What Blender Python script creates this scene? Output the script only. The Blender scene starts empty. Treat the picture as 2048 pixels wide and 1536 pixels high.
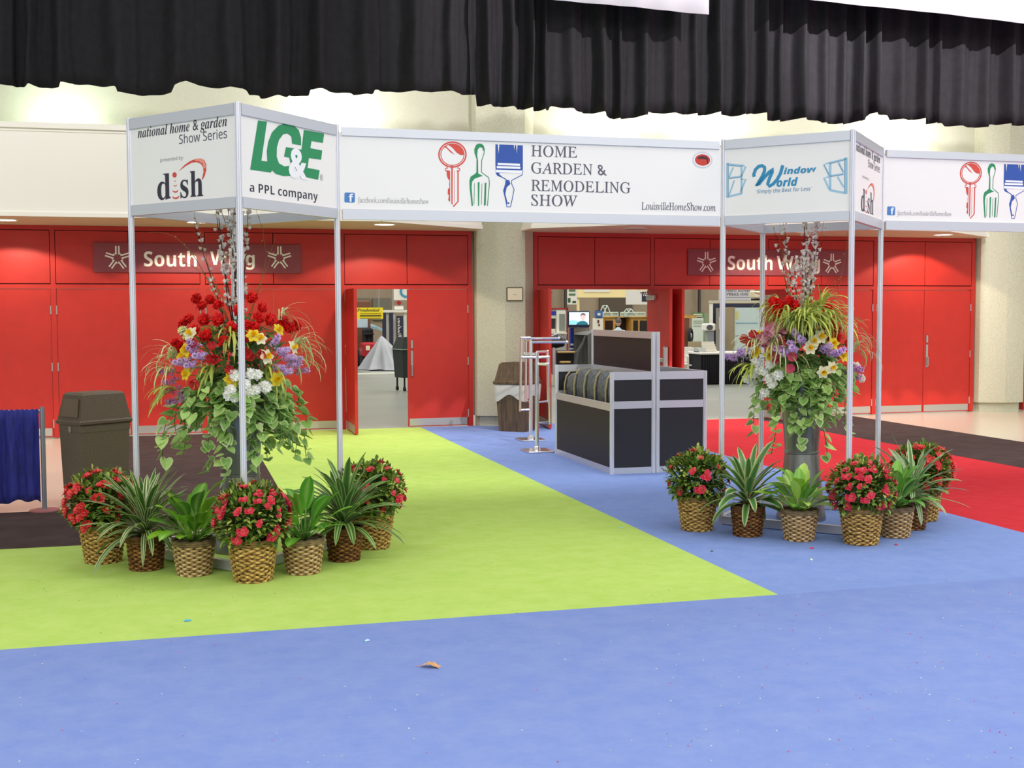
import bpy, math, random
from mathutils import Vector, Matrix
R = random.Random(7)
S = bpy.context.scene
COL = S.collection
PI = math.pi
# ------------------------------------------------------------------ camera (a photographer's eye height, 1.75 m above the carpet)
F_PX, PITCH, YAW, ROLL, EYE = 2446.85, .05882942, .26679322, -.00360447, 1.75
FWD = Vector((math.sin(YAW) * math.cos(PITCH), math.cos(YAW) * math.cos(PITCH), -math.sin(PITCH)))
_r = Vector((math.cos(YAW), -math.sin(YAW), 0))
_u = _r.cross(FWD)
RT = _r * math.cos(ROLL) + _u * math.sin(ROLL)
UP = _u * math.cos(ROLL) - _r * math.sin(ROLL)
EYEP = Vector((0, 0, EYE))


def ray(u, v):
    return FWD + RT * ((u - 1024) / F_PX) - UP * ((v - 768) / F_PX)


def gnd(u, v, z=0.0):
    d = ray(u, v)
    return EYEP + d * ((z - EYE) / d.z)


def at(u, v, y):
    d = ray(u, v)
    return EYEP + d * (y / d.y)


def proj(p):
    q = Vector(p) - EYEP
    return 1024 + F_PX * q.dot(RT) / q.dot(FWD), 768 - F_PX * q.dot(UP) / q.dot(FWD)


cam = bpy.data.cameras.new('camera')
cam.sensor_width = 36.0
cam.lens = F_PX / 2048 * 36.0
cam.clip_end = 300
co = bpy.data.objects.new('camera', cam)
COL.objects.link(co)
mw = Matrix.Identity(4)
for i in range(3):
    mw[i][0], mw[i][1], mw[i][2], mw[i][3] = RT[i], UP[i], -FWD[i], EYEP[i]
co.matrix_world = mw
S.camera = co


# ------------------------------------------------------------------ colours and materials
def lin(c):
    out = []
    for x in c[:3]:
        x = x / 255.0
        out.append(x / 12.92 if x <= .04045 else ((x + .055) / 1.055) ** 2.4)
    return tuple(out)


MATS = {}


def mat(name, rgb, rough=.6, metal=0.0, noise=0.0, scale=20.0, bump=0.0, bscale=None, emit=0.0, stretch=None, spec=.5, rgb2=None, detail=3.0, nrough=.5, alpha=None, trans=0.0):
    """A Principled material; noise mixes the colour with a second tone over object space."""
    if name in MATS:
        return MATS[name]
    m = bpy.data.materials.new(name)
    m.use_nodes = True
    nt = m.node_tree
    b = nt.nodes['Principled BSDF']
    c = lin(rgb)
    b.inputs['Base Color'].default_value = (*c, 1)
    b.inputs['Roughness'].default_value = rough
    b.inputs['Metallic'].default_value = metal
    b.inputs['Specular IOR Level'].default_value = spec
    if noise or bump:
        tc = nt.nodes.new('ShaderNodeTexCoord')
        mp = nt.nodes.new('ShaderNodeMapping')
        if stretch:
            mp.inputs['Scale'].default_value = stretch
        nt.links.new(tc.outputs['Object'], mp.inputs['Vector'])
        if noise:
            n = nt.nodes.new('ShaderNodeTexNoise')
            n.inputs['Scale'].default_value = scale
            n.inputs['Detail'].default_value = detail
            n.inputs['Roughness'].default_value = nrough
            nt.links.new(mp.outputs['Vector'], n.inputs['Vector'])
            mx = nt.nodes.new('ShaderNodeMix')
            mx.data_type = 'RGBA'
            c2 = lin(rgb2) if rgb2 else tuple(x * (1 - noise) for x in c)
            mx.inputs[6].default_value = (*c, 1)
            mx.inputs[7].default_value = (*c2, 1)
            rp = nt.nodes.new('ShaderNodeMapRange')
            rp.inputs[1].default_value = .33
            rp.inputs[2].default_value = .67
            nt.links.new(n.outputs['Fac'], rp.inputs[0])
            nt.links.new(rp.outputs[0], mx.inputs[0])
            nt.links.new(mx.outputs[2], b.inputs['Base Color'])
        if bump:
            n2 = nt.nodes.new('ShaderNodeTexNoise')
            n2.inputs['Scale'].default_value = bscale or scale
            n2.inputs['Detail'].default_value = 4
            nt.links.new(mp.outputs['Vector'], n2.inputs['Vector'])
            bp = nt.nodes.new('ShaderNodeBump')
            bp.inputs['Strength'].default_value = bump
            bp.inputs['Distance'].default_value = .01
            nt.links.new(n2.outputs['Fac'], bp.inputs['Height'])
            nt.links.new(bp.outputs['Normal'], b.inputs['Normal'])
    if emit:
        b.inputs['Emission Color'].default_value = (*c, 1)
        b.inputs['Emission Strength'].default_value = emit
    if alpha is not None:
        b.inputs['Alpha'].default_value = alpha
    if trans:
        b.inputs['Transmission Weight'].default_value = trans
    MATS[name] = m
    return m


def vcmat(name, rough=.5, spec=.4, sss=0.0):
    """Foliage and petals: each leaf carries its own colour as a mesh attribute."""
    if name in MATS:
        return MATS[name]
    m = bpy.data.materials.new(name)
    m.use_nodes = True
    nt = m.node_tree
    b = nt.nodes['Principled BSDF']
    a = nt.nodes.new('ShaderNodeVertexColor')
    a.layer_name = 'Col'
    nt.links.new(a.outputs['Color'], b.inputs['Base Color'])
    b.inputs['Roughness'].default_value = rough
    b.inputs['Specular IOR Level'].default_value = spec
    if sss:
        tr = nt.nodes.new('ShaderNodeBsdfTranslucent')
        nt.links.new(a.outputs['Color'], tr.inputs['Color'])
        mx = nt.nodes.new('ShaderNodeMixShader')
        mx.inputs[0].default_value = sss
        nt.links.new(b.outputs[0], mx.inputs[1])
        nt.links.new(tr.outputs[0], mx.inputs[2])
        nt.links.new(mx.outputs[0], nt.nodes['Material Output'].inputs['Surface'])
    MATS[name] = m
    return m


# ------------------------------------------------------------------ mesh builder: one MB = one mesh object
class MB:
    def __init__(s):
        s.v, s.f, s.c, s.fm = [], [], [], []
        s.col = (1, 1, 1)
        s.mi = 0
        s.M = None

    def add(s, vs, fs, cols=None):
        o = len(s.v)
        for i, p in enumerate(vs):
            p = Vector(p)
            s.v.append(s.M @ p if s.M else p)
            s.c.append(cols[i] if cols else s.col)
        for f in fs:
            s.f.append([o + i for i in f])
            s.fm.append(s.mi)
        return s

    def box(s, lo, hi, M=None):
        (a, b, c), (d, e, f) = lo, hi
        vs = [Vector(p) for p in ((a, b, c), (d, b, c), (d, e, c), (a, e, c), (a, b, f), (d, b, f), (d, e, f), (a, e, f))]
        if M:
            vs = [M @ p for p in vs]
        return s.add(vs, [(0, 3, 2, 1), (4, 5, 6, 7), (0, 1, 5, 4), (1, 2, 6, 5), (2, 3, 7, 6), (3, 0, 4, 7)])

    def rbox(s, lo, hi, r=.01, M=None):
        """box with chamfered edges"""
        (a, b, c), (d, e, f) = lo, hi
        r = min(r, (d - a) * .45, (e - b) * .45, (f - c) * .45)
        ring = [(a + r, b), (d - r, b), (d, b + r), (d, e - r), (d - r, e), (a + r, e), (a, e - r), (a, b + r)]
        ins = [(a + 2 * r, b + r), (d - 2 * r, b + r), (d - r, b + 2 * r), (d - r, e - 2 * r), (d - 2 * r, e - r), (a + 2 * r, e - r), (a + r, e - 2 * r), (a + r, b + 2 * r)]
        vs = []
        for z, rr in ((c, ins), (c + r, ring), (f - r, ring), (f, ins)):
            vs += [Vector((x, y, z)) for x, y in rr]
        if M:
            vs = [M @ p for p in vs]
        fs = [tuple(range(7, -1, -1)), tuple(range(24, 32))]
        for k in range(3):
            for i in range(8):
                j = (i + 1) % 8
                fs.append((k * 8 + i, k * 8 + j, k * 8 + 8 + j, k * 8 + 8 + i))
        return s.add(vs, fs)

    def lathe(s, prof, n=24, c=(0, 0, 0), cap=True, sx=1, sy=1):
        vs, fs = [], []
        for r, z in prof:
            for i in range(n):
                a = 2 * PI * i / n
                vs.append((c[0] + r * sx * math.cos(a), c[1] + r * sy * math.sin(a), c[2] + z))
        for k in range(len(prof) - 1):
            for i in range(n):
                j = (i + 1) % n
                fs.append((k * n + i, k * n + j, k * n + n + j, k * n + n + i))
        if cap:
            fs.append(tuple(range(n - 1, -1, -1)))
            fs.append(tuple((len(prof) - 1) * n + i for i in range(n)))
        return s.add(vs, fs)

    def tube(s, pts, r, n=8, cols=None, caps=True):
        pts = [Vector(p) for p in pts]
        m = len(pts)
        rs = r if isinstance(r, (list, tuple)) else [r] * m
        vs, fs, cc = [], [], []
        ref = None
        for k, p in enumerate(pts):
            t = (pts[min(k + 1, m - 1)] - pts[max(k - 1, 0)]).normalized()
            if ref is None:
                ref = Vector((0, 0, 1)) if abs(t.z) < .9 else Vector((1, 0, 0))
            a = t.cross(ref)
            if a.length < 1e-5:
                a = t.orthogonal()
            a.normalize()
            b = t.cross(a).normalized()
            for i in range(n):
                w = 2 * PI * i / n
                vs.append(p + (a * math.cos(w) + b * math.sin(w)) * rs[k])
                cc.append(cols if cols else s.col)
        for k in range(m - 1):
            for i in range(n):
                j = (i + 1) % n
                fs.append((k * n + i, k * n + j, k * n + n + j, k * n + n + i))
        if caps:
            fs.append(tuple(range(n - 1, -1, -1)))
            fs.append(tuple((m - 1) * n + i for i in range(n)))
        return s.add(vs, fs, cc)

    def prism(s, poly, z0, z1):
        """plan polygon (counter-clockwise) extruded from z0 to z1"""
        n = len(poly)
        vs = [(x, y, z0) for x, y in poly] + [(x, y, z1) for x, y in poly]
        fs = [tuple(range(n - 1, -1, -1)), tuple(range(n, 2 * n))]
        for i in range(n):
            j = (i + 1) % n
            fs.append((i, j, n + j, n + i))
        return s.add(vs, fs)

    def flat(s, poly, y=0.0):
        """a printed patch: polygon given as (x, z), facing -y"""
        a = sum(poly[i][0] * poly[(i + 1) % len(poly)][1] - poly[(i + 1) % len(poly)][0] * poly[i][1] for i in range(len(poly)))
        if a < 0:
            poly = poly[::-1]
        return s.add([(x, y, z) for x, z in poly], [tuple(range(len(poly)))])

    def stroke(s, pts, w, y=0.0, closed=False):
        """a printed line along (x, z) points"""
        P = [Vector(p) for p in pts]
        m = len(P)
        L, Q = [], []
        for k in range(m):
            a = P[(k - 1) % m] if (closed or k > 0) else P[k]
            b = P[(k + 1) % m] if (closed or k < m - 1) else P[k]
            t = (b - a)
            t = t.normalized() if t.length > 1e-9 else Vector((1, 0))
            nrm = Vector((-t.y, t.x)) * w / 2
            L.append(P[k] + nrm)
            Q.append(P[k] - nrm)
        vs = [(p.x, y, p.y) for p in L] + [(p.x, y, p.y) for p in Q]
        fs = []
        for k in range(m if closed else m - 1):
            j = (k + 1) % m
            fs.append((k, m + k, m + j, j))
        return s.add(vs, fs)

    def ball(s, c, r, n=8, m=5, sx=1, sy=1, sz=1, col=None):
        prof = []
        vs, fs = [], []
        for k in range(m + 1):
            th = PI * k / m
            for i in range(n):
                a = 2 * PI * i / n
                vs.append((c[0] + r * sx * math.sin(th) * math.cos(a), c[1] + r * sy * math.sin(th) * math.sin(a), c[2] + r * sz * math.cos(th)))
        for k in range(m):
            for i in range(n):
                j = (i + 1) % n
                fs.append((k * n + i, k * n + n + i, k * n + n + j, k * n + j))
        return s.add(vs, fs, [col or s.col] * len(vs))

    def leaf(s, p0, az, el, L, W, curl, across, n=6, prof=None, fold=.15, tip=None, twist=0.0, wid0=.15):
        """a leaf blade: starts at p0, heading az with elevation el, the elevation falling by curl over its length.
        across: colours from the left margin to the right margin"""
        k = len(across)
        d = Vector((math.cos(az), math.sin(az), 0))
        side = Vector((-math.sin(az), math.cos(az), 0))
        p = Vector(p0)
        vs, cc, fs = [], [], []
        for i in range(n + 1):
            t = i / n
            e = el - curl * t
            tv = d * math.cos(e) + Vector((0, 0, math.sin(e)))
            nv = side.cross(tv) * -1
            w = W * (prof(t) if prof else (wid0 + (1 - wid0) * math.sin(PI * min(1, t * .95 + .03)) ** .8) * (1 if t < .97 else .12)) / 2
            tw = twist * t
            sv = side * math.cos(tw) + nv * math.sin(tw)
            for j in range(k):
                x = -1 + 2 * j / (k - 1)
                vs.append(p + sv * (x * w) + nv * (abs(x) * w * fold))
                cc.append(tip if (tip and i == n) else across[j])
            p = p + tv * (L / n)
        for i in range(n):
            for j in range(k - 1):
                a = i * k + j
                fs.append((a, a + 1, a + k + 1, a + k))
        return s.add(vs, fs, cc)

    def mesh(s, name, mats, smooth=False):
        me = bpy.data.meshes.new(name)
        me.from_pydata([tuple(p) for p in s.v], [], s.f)
        for m in (mats if isinstance(mats, (list, tuple)) else [mats]):
            me.materials.append(m)
        if any(s.fm):
            me.polygons.foreach_set('material_index', s.fm)
        if any(c != (1, 1, 1) for c in s.c):
            at_ = me.color_attributes.new('Col', 'FLOAT_COLOR', 'POINT')
            flatc = []
            for c in s.c:
                flatc += [c[0], c[1], c[2], 1.0]
            at_.data.foreach_set('color', flatc)
        if smooth:
            me.polygons.foreach_set('use_smooth', [True] * len(me.polygons))
            if smooth is not True:
                me.set_sharp_from_angle(angle=math.radians(smooth))
        me.update()
        return me

    def build(s, name, mats, parent=None, smooth=False, loc=None, rot=None):
        return link(name, s.mesh(name, mats, smooth), parent, loc, rot)


def link(name, me, parent=None, loc=None, rot=None, scale=None):
    o = bpy.data.objects.new(name, me)
    COL.objects.link(o)
    if parent:
        o.parent = parent
    if loc is not None:
        o.location = loc
    if rot is not None:
        o.rotation_euler = rot
    if scale is not None:
        o.scale = (scale,) * 3 if isinstance(scale, (int, float)) else scale
    return o


def tag(o, label, cat, group=None, kind=None):
    o['label'] = label
    o['category'] = cat
    if group:
        o['group'] = group
    if kind:
        o['kind'] = kind
    return o


def thing(name, loc, label, cat, rz=0.0, group=None, kind=None):
    o = bpy.data.objects.new(name, None)
    o.empty_display_size = .1
    COL.objects.link(o)
    o.location = loc
    o.rotation_euler = (0, 0, rz)
    return tag(o, label, cat, group, kind)


def copy_tree(o, parent=None):
    c = o.copy()
    COL.objects.link(c)
    if parent:
        c.parent = parent
    for ch in [x for x in COL.objects if x.parent == o]:
        copy_tree(ch, c)
    return c


# ------------------------------------------------------------------ lettering
def uni(s, style):
    """plain letters -> the same letters in a mathematical alphabet (serif bold, serif italic, script, sans bold ...)"""
    base = {'bold': (0x1D400, 0x1D41A), 'ital': (0x1D434, 0x1D44E), 'boldital': (0x1D468, 0x1D482), 'script': (0x1D4D0, 0x1D4EA), 'sans': (0x1D5A0, 0x1D5BA), 'sansbold': (0x1D5D4, 0x1D5EE), 'sansboldital': (0x1D63C, 0x1D656)}.get(style)
    if not base:
        return s
    out = ''
    for ch in s:
        if 'A' <= ch <= 'Z':
            out += chr(base[0] + ord(ch) - 65)
        elif 'a' <= ch <= 'z':
            out += '\u210e' if (style == 'ital' and ch == 'h') else chr(base[1] + ord(ch) - 97)
        else:
            out += ch
    return out


def letters(name, s, style, rect, y, m, parent, shear=0.0, thin=0.0, quad=None):
    """lettering printed on a panel: fills rect (x0, z0, x1, z1) in the panel's own x/z; faces -y"""
    cu = bpy.data.curves.new(name, 'FONT')
    cu.body = uni(s, style)
    cu.size = 1
    cu.shear = shear
    cu.offset = thin
    cu.resolution_u = 3
    o = bpy.data.objects.new(name, cu)
    COL.objects.link(o)
    bpy.context.view_layer.update()
    me = bpy.data.meshes.new_from_object(o.evaluated_get(bpy.context.evaluated_depsgraph_get()))
    COL.objects.unlink(o)
    bpy.data.objects.remove(o)
    xs = [v.co.x for v in me.vertices]
    ys = [v.co.y for v in me.vertices]
    x0, z0, x1, z1 = rect
    if not xs:
        return None
    ax, bx, ay, by = min(xs), max(xs), min(ys), max(ys)
    for v in me.vertices:
        p = (v.co.x - ax) / max(bx - ax, 1e-6)
        q = (v.co.y - ay) / max(by - ay, 1e-6)
        v.co = (x0 + p * (x1 - x0), y, z0 + q * (z1 - z0))
    me.materials.clear()
    me.materials.append(m)
    return link(name, me, parent)
# ------------------------------------------------------------------ materials of the place
M_BLUE = mat('carpet_blue', (131, 149, 201), .95, noise=.2, scale=5, bump=.35, bscale=260, detail=10, nrough=.74, spec=.1, rgb2=(117, 138, 199))
M_BLUE2 = mat('carpet_blue_aisle', (134, 155, 210), .95, noise=.2, scale=5, bump=.35, bscale=260, detail=10, nrough=.74, spec=.1, rgb2=(120, 145, 204))
M_GREEN = mat('carpet_green', (188, 214, 116), .95, noise=.2, scale=5, bump=.35, bscale=260, detail=10, nrough=.74, spec=.1, rgb2=(172, 204, 94))
M_RED = mat('carpet_red', (208, 56, 64), .95, noise=.2, scale=6, bump=.3, bscale=260, detail=10, nrough=.74, spec=.1, rgb2=(196, 45, 54))
M_DARK = mat('carpet_dark', (80, 66, 64), .95, noise=.2, scale=4, bump=.3, bscale=260, detail=8, spec=.1, rgb2=(70, 57, 55))
M_TERR = mat('terrazzo_cream', (222, 210, 188), .25, noise=.1, scale=60, spec=.5)
M_CONC = mat('concrete_floor', (150, 152, 142), .35, noise=.15, scale=.5, spec=.5, detail=6, rgb2=(132, 138, 130))
M_WALL = mat('aggregate_wall', (194, 193, 172), .9, noise=.3, scale=160, bump=.4, bscale=150, rgb2=(174, 172, 150))
M_PIER = mat('aggregate_pier', (212, 210, 188), .9, noise=.3, scale=120, bump=.5, bscale=120, rgb2=(176, 174, 148), detail=6)
M_CREAM = mat('cream_board', (242, 238, 226), .7)
M_SOFF = mat('soffit_paint', (206, 190, 160), .8)
M_REDP = mat('door_red', (190, 44, 34), .45, noise=.08, scale=6, spec=.4)
M_GAP = mat('joint_dark', (52, 8, 8), .9)
M_KICK = mat('kick_plate_steel', (196, 192, 182), .38, metal=.75)
M_STEEL = mat('brushed_steel', (200, 198, 192), .3, metal=.9)
M_ALU = mat('anodised_aluminium', (238, 238, 242), .25, metal=.4, noise=.05, scale=3)
M_ALUR = mat('rail_aluminium', (208, 211, 216), .38, metal=.55)
M_BLACK = mat('black_matte', (24, 22, 26), .7)
M_WHITE = mat('white_panel', (238, 235, 229), .45)
M_GREYD = mat('grey_dark', (84, 84, 86), .7)

# ------------------------------------------------------------------ floors
YW = 18.3
f = MB().box((-12, -6, -.12), (30, YW + .1, -.012)).build('floor', M_TERR)
tag(f, 'polished cream terrazzo floor showing beside the dark carpet', 'floor', kind='structure')
f = MB().box((-20, YW + .1, -.12), (40, 60, -.012)).build('floor_hall', M_CONC)
tag(f, 'grey concrete floor of the hall behind the red doors', 'floor', kind='structure')


def carpet(name, poly, m, label):
    o = MB().prism(poly, -.012, 0).build(name, m)
    return tag(o, label, 'carpet', kind='structure')


carpet('floor_carpet_blue_front', [(-10, -4), (16, -4), (16, 6.775), (-10, 6.775)], M_BLUE, 'periwinkle blue carpet covering the whole front of the hall')
carpet('floor_carpet_blue_aisle', [(3.553, 6.775), (6.4, 6.775), (6.4, 18.3), (3.553, 18.3)], M_BLUE2, 'lighter blue carpet aisle running to the pillar between green and red')
carpet('floor_carpet_green', [(-10, 6.775), (3.553, 6.775), (3.553, 18.3), (.95, 18.3), (.95, 9.7), (-10, 9.7)], M_GREEN, 'lime green carpet under the left flower tower')
carpet('floor_carpet_dark_left', [(-10, 9.7), (.95, 9.7), (.95, 18.2), (-.8, 18.2), (-.8, 11.5), (-10, 11.5)], M_DARK, 'dark brown carpet border beside the green carpet')
carpet('floor_carpet_red', [(6.4, 6.775), (16, 6.775), (16, 9.7), (9.03, 9.7), (9.03, 18.2), (6.4, 18.2)], M_RED, 'bright red carpet right of the blue aisle')
carpet('floor_carpet_dark_right', [(9.03, 9.7), (16, 9.7), (16, 11.5), (10.82, 11.5), (10.82, 18.2), (9.03, 18.2)], M_DARK, 'dark brown carpet border beside the red carpet')

# ------------------------------------------------------------------ back wall: upper concrete, red transoms, mullions
ZH, ZT = 2.1, 2.985
w = MB()
w.box((-12, YW + .12, ZT), (26, YW + .4, 9.5))
w.build('wall_back', M_WALL)
tag(bpy.data.objects['wall_back'], 'exposed aggregate upper wall washed by lamps above the canopies', 'wall', kind='structure')
BAYS = ((-3.75, 4.38, (-3.68, -1.665, .37, 2.385, 4.345)), (5.36, 13.28, (5.39, 7.33, 9.32, 11.34, 13.245)), (14.3, 22.2, (14.33, 16.3, 18.28, 20.25, 22.17)))
MW = .036
for bi, (x0, x1, mul) in enumerate(BAYS):
    t = MB()
    t.mi = 1
    t.box((x0, YW + .03, ZH + .03), (x1, YW + .12, ZT))
    t.mi = 0
    g = .005
    for k in range(4):
        a, c = mul[k] + MW, mul[k + 1] - MW
        mid = (a + c) / 2
        for p, q in ((a, mid), (mid, c)):
            t.box((p + g, YW, ZH + .075), (q - g, YW + .05, ZT - .075))
    t.box((x0, YW - .004, ZT - .065), (x1, YW + .05, ZT))
    t.box((x0, YW - .004, ZH), (x1, YW + .06, ZH + .06))
    for mx in mul:
        t.box((mx - MW + .004, YW - .004, ZH + .06), (mx + MW - .004, YW + .05, ZT - .065))
    o = t.build('wall_transom_' + 'abc'[bi], [M_REDP, M_GAP])
    tag(o, ('red transom panels above the left row of doors', 'red transom panels above the right row of doors', 'red transom panels beyond the far right pillar')[bi], 'wall', kind='structure')
    t = MB()
    for mx in mul:
        t.box((mx - MW, YW - .004, 0), (mx + MW, YW + .1, ZH))
    o = t.build('trim_%d' % (bi + 4), M_REDP)
    tag(o, ('red door posts of the left doorway row', 'red door posts of the right doorway row', 'red door posts beyond the far right pillar')[bi], 'door frame', kind='structure')


def door(n, x0, x1, label, hinge='r', open_=0, handle=False, bar=False, ang=90):
    """one red leaf, width x1-x0; open leaves swing toward the camera about their hinge edge"""
    W = x1 - x0 - .008
    hx = x1 - .004 if hinge == 'r' else x0 + .004
    sgn = -1 if hinge == 'r' else 1
    root = MB()
    lo, hi = (0, W) if sgn > 0 else (-W, 0)
    root.box((lo, 0, .012), (hi, .045, ZH - .006))
    o = root.build('door_%d' % n, M_REDP, loc=(hx, YW + .008, 0), rot=(0, 0, (-sgn * math.radians(ang)) if open_ else 0))
    tag(o, label, 'door', kind='structure')
    k = MB()
    a, b = lo + .02, hi - .02
    k.box((a, -.003, .025), (b, 0, .135))
    k.box((a, .045, .025), (b, .048, .135))
    k.build('kick_plate', M_KICK, o)
    for z in (.2, 1.0, 1.8):
        h = MB().tube([(0, -.008, z - .06), (0, -.008, z + .06)], .011, 8)
        h.build('hinge', M_STEEL, o)
    fx = W - .06 if sgn > 0 else -W + .06
    if handle:
        h = MB().rbox((fx - .022, -.014, .78), (fx + .022, 0, 1.17), .006)
        h.rbox((fx - .012, -.05, .8), (fx + .012, -.03, .96), .006).box((fx - .008, -.035, .81), (fx + .008, -.01, .83)).box((fx - .008, -.035, .93), (fx + .008, -.01, .95))
        h.build('pull_handle', M_STEEL, o)
        MB().rbox((fx - .02, -.016, 1.2), (fx + .02, 0, 1.33), .006).build('lock', M_STEEL, o)
    if bar:
        y0 = .045
        h = MB().rbox((min(fx, .12 * sgn), y0 + .02, .97), (max(fx, .12 * sgn), y0 + .05, 1.03), .008)
        h.rbox((fx - .04, y0, .82), (fx + .04, y0 + .075, 1.22), .02)
        h.build('push_bar', M_STEEL, o)
        c = MB().rbox((min(.08 * sgn, .4 * sgn), y0, ZH - .17), (max(.08 * sgn, .4 * sgn), y0 + .06, ZH - .09), .01)
        c.tube([(.2 * sgn, y0 + .03, ZH - .1), (.1 * sgn, y0 + .16, ZH - .05)], .01, 6)
        c.build('closer', M_STEEL, o)
    return o


def mid(a, b):
    return (a + b) / 2


m1 = BAYS[0][2]
m2 = BAYS[1][2]
door(1, mid(m1[0], m1[1]), m1[1] - MW, 'closed red door leaf at the far left behind the low blue drape', 'r')
door(2, m1[1] + MW, mid(m1[1], m1[2]), 'closed red door leaf behind the brown plastic trash can', 'l')
door(3, mid(m1[1], m1[2]), m1[2] - MW, 'closed red door leaf between the trash can and the left flower arrangement', 'r')
door(4, m1[2] + MW, mid(m1[2], m1[3]), 'closed red door leaf directly behind the left flower arrangement', 'l')
door(5, mid(m1[2], m1[3]), m1[3] - MW, 'closed red door leaf just left of the open left doorway', 'r')
door(6, m1[3] + MW, mid(m1[3], m1[4]), 'open red door leaf seen edge-on at the left doorway', 'l', 1)
door(7, mid(m1[3], m1[4]), m1[4] - MW, 'closed red door leaf with steel pull beside the concrete pillar', 'r', handle=True)
door(8, m2[0] + MW, mid(m2[0], m2[1]), 'open red door leaf folded back against the pillar with the plaque', 'l', 1, bar=True, ang=97)
door(9, mid(m2[0], m2[1]), m2[1] - MW, 'open red door leaf with push bar behind the tall counter panel', 'r', 1, bar=True)
door(10, m2[1] + MW, mid(m2[1], m2[2]), 'open red door leaf back to back with the push bar leaf', 'l', 1, ang=86)
door(11, mid(m2[1], m2[2]), m2[2] - MW, 'open red door leaf behind the right flower arrangement', 'r', 1, bar=True)
door(12, m2[2] + MW, mid(m2[2], m2[3]), 'closed red door leaf right behind the right flower arrangement', 'l')
door(13, mid(m2[2], m2[3]), m2[3] - MW, 'closed red door leaf behind the right tower rear post', 'r')
door(14, m2[3] + MW, mid(m2[3], m2[4]), 'closed red door leaf without a pull, beside the last steel pull', 'l')
door(15, mid(m2[3], m2[4]), m2[4] - MW, 'closed red door leaf with steel pull beside the far right pillar', 'r', handle=True)
m3 = BAYS[2][2]
door(16, m3[0] + MW, mid(m3[0], m3[1]), 'closed red door leaf at the right edge beyond the last pillar', 'l')
for nm, xa, xb in (('wall_infill_left', -12, mid(m1[0], m1[1])), ('wall_infill_right', mid(m3[0], m3[1]), 22.2)):
    tag(MB().box((xa, YW + .01, 0), (xb, YW + .06, ZH)).build(nm, M_REDP), 'plain red wall continuing past the doors on the %s' % nm.split('_')[-1], 'wall', kind='structure')
tag(MB().box((-12, YW + .01, ZH), (-3.75, YW + .12, ZT)).build('wall_infill_far', M_REDP), 'red wall beyond the left transoms', 'wall', kind='structure')


# ------------------------------------------------------------------ concrete pillars
def pier(name, x0, x1, label):
    o = MB()
    c = .33
    poly = [(x0, YW + .2), (x0 + .02, YW - .1), (x0 + .42, YW - .28), (x1 - .22, YW - .28), (x1, YW + .02), (x1, YW + .2)]
    o.prism(poly, .16, 9.5)
    a = [(x0 + .06, YW + .2), (x0 + .08, YW - .04), (x0 + .44, YW - .2), (x1 - .25, YW - .2), (x1 - .06, YW + .04), (x1 - .06, YW + .2)]
    o.prism(a, -.012, .16)
    o = o.build(name, M_PIER)
    return tag(o, label, 'pillar', kind='structure')


pier('pillar', 4.4, 5.36, 'bare aggregate concrete pillar between the two doorway rows')
pier('pillar', 13.3, 14.3, 'bare aggregate concrete pillar at the far right')
p = thing('wall_plaque', (4.97, YW - .28, 2.02), 'small framed cream plaque on the middle concrete pillar', 'plaque')
MB().rbox((-.13, -.02, -.105), (.13, 0, .105), .006).build('frame', mat('plaque_frame', (96, 82, 66), .5), p)
MB().box((-.115, -.023, -.09), (.115, -.02, .09)).build('plate', mat('plaque_plate', (232, 222, 188), .4), p)
MB().box((-.03, -.0242, -.012), (.03, -.0232, -.004)).build('print', mat('plaque_print', (150, 140, 120), .6), p)


# ------------------------------------------------------------------ canopies over the doors
def canopy(i, poly, label):
    o = MB()
    n = len(poly)
    o.mi = 1
    vs = [(x, y, 2.985) for x, y in poly]
    o.add(vs, [tuple(range(n - 1, -1, -1))])
    o.mi = 0
    vs = [(x, y, 2.985) for x, y in poly] + [(x, y, 4.1) for x, y in poly]
    o.add(vs, [tuple(range(n, 2 * n))] + [(k, (k + 1) % n, n + (k + 1) % n, n + k) for k in range(n)])
    # ledge and drip strips
    for z0, z1, d in ((2.985, 3.04, .018), (4.1, 4.17, .02), (4.06, 4.075, .006)):
        for k in range(n):
            a, b = Vector(poly[k]), Vector(poly[(k + 1) % n])
            if min(a.y, b.y) > YW:
                continue
            t = (b - a).normalized()
            nn = Vector((t.y, -t.x)) * d
            q = [a, b, b + nn, a + nn]
            o.prism([(v.x, v.y) for v in (q[3], q[2], q[1], q[0])], z0, z1)
    o = o.build('trim_%d' % i, [M_CREAM, M_SOFF])
    tag(o, label, 'canopy', kind='structure')


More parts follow.
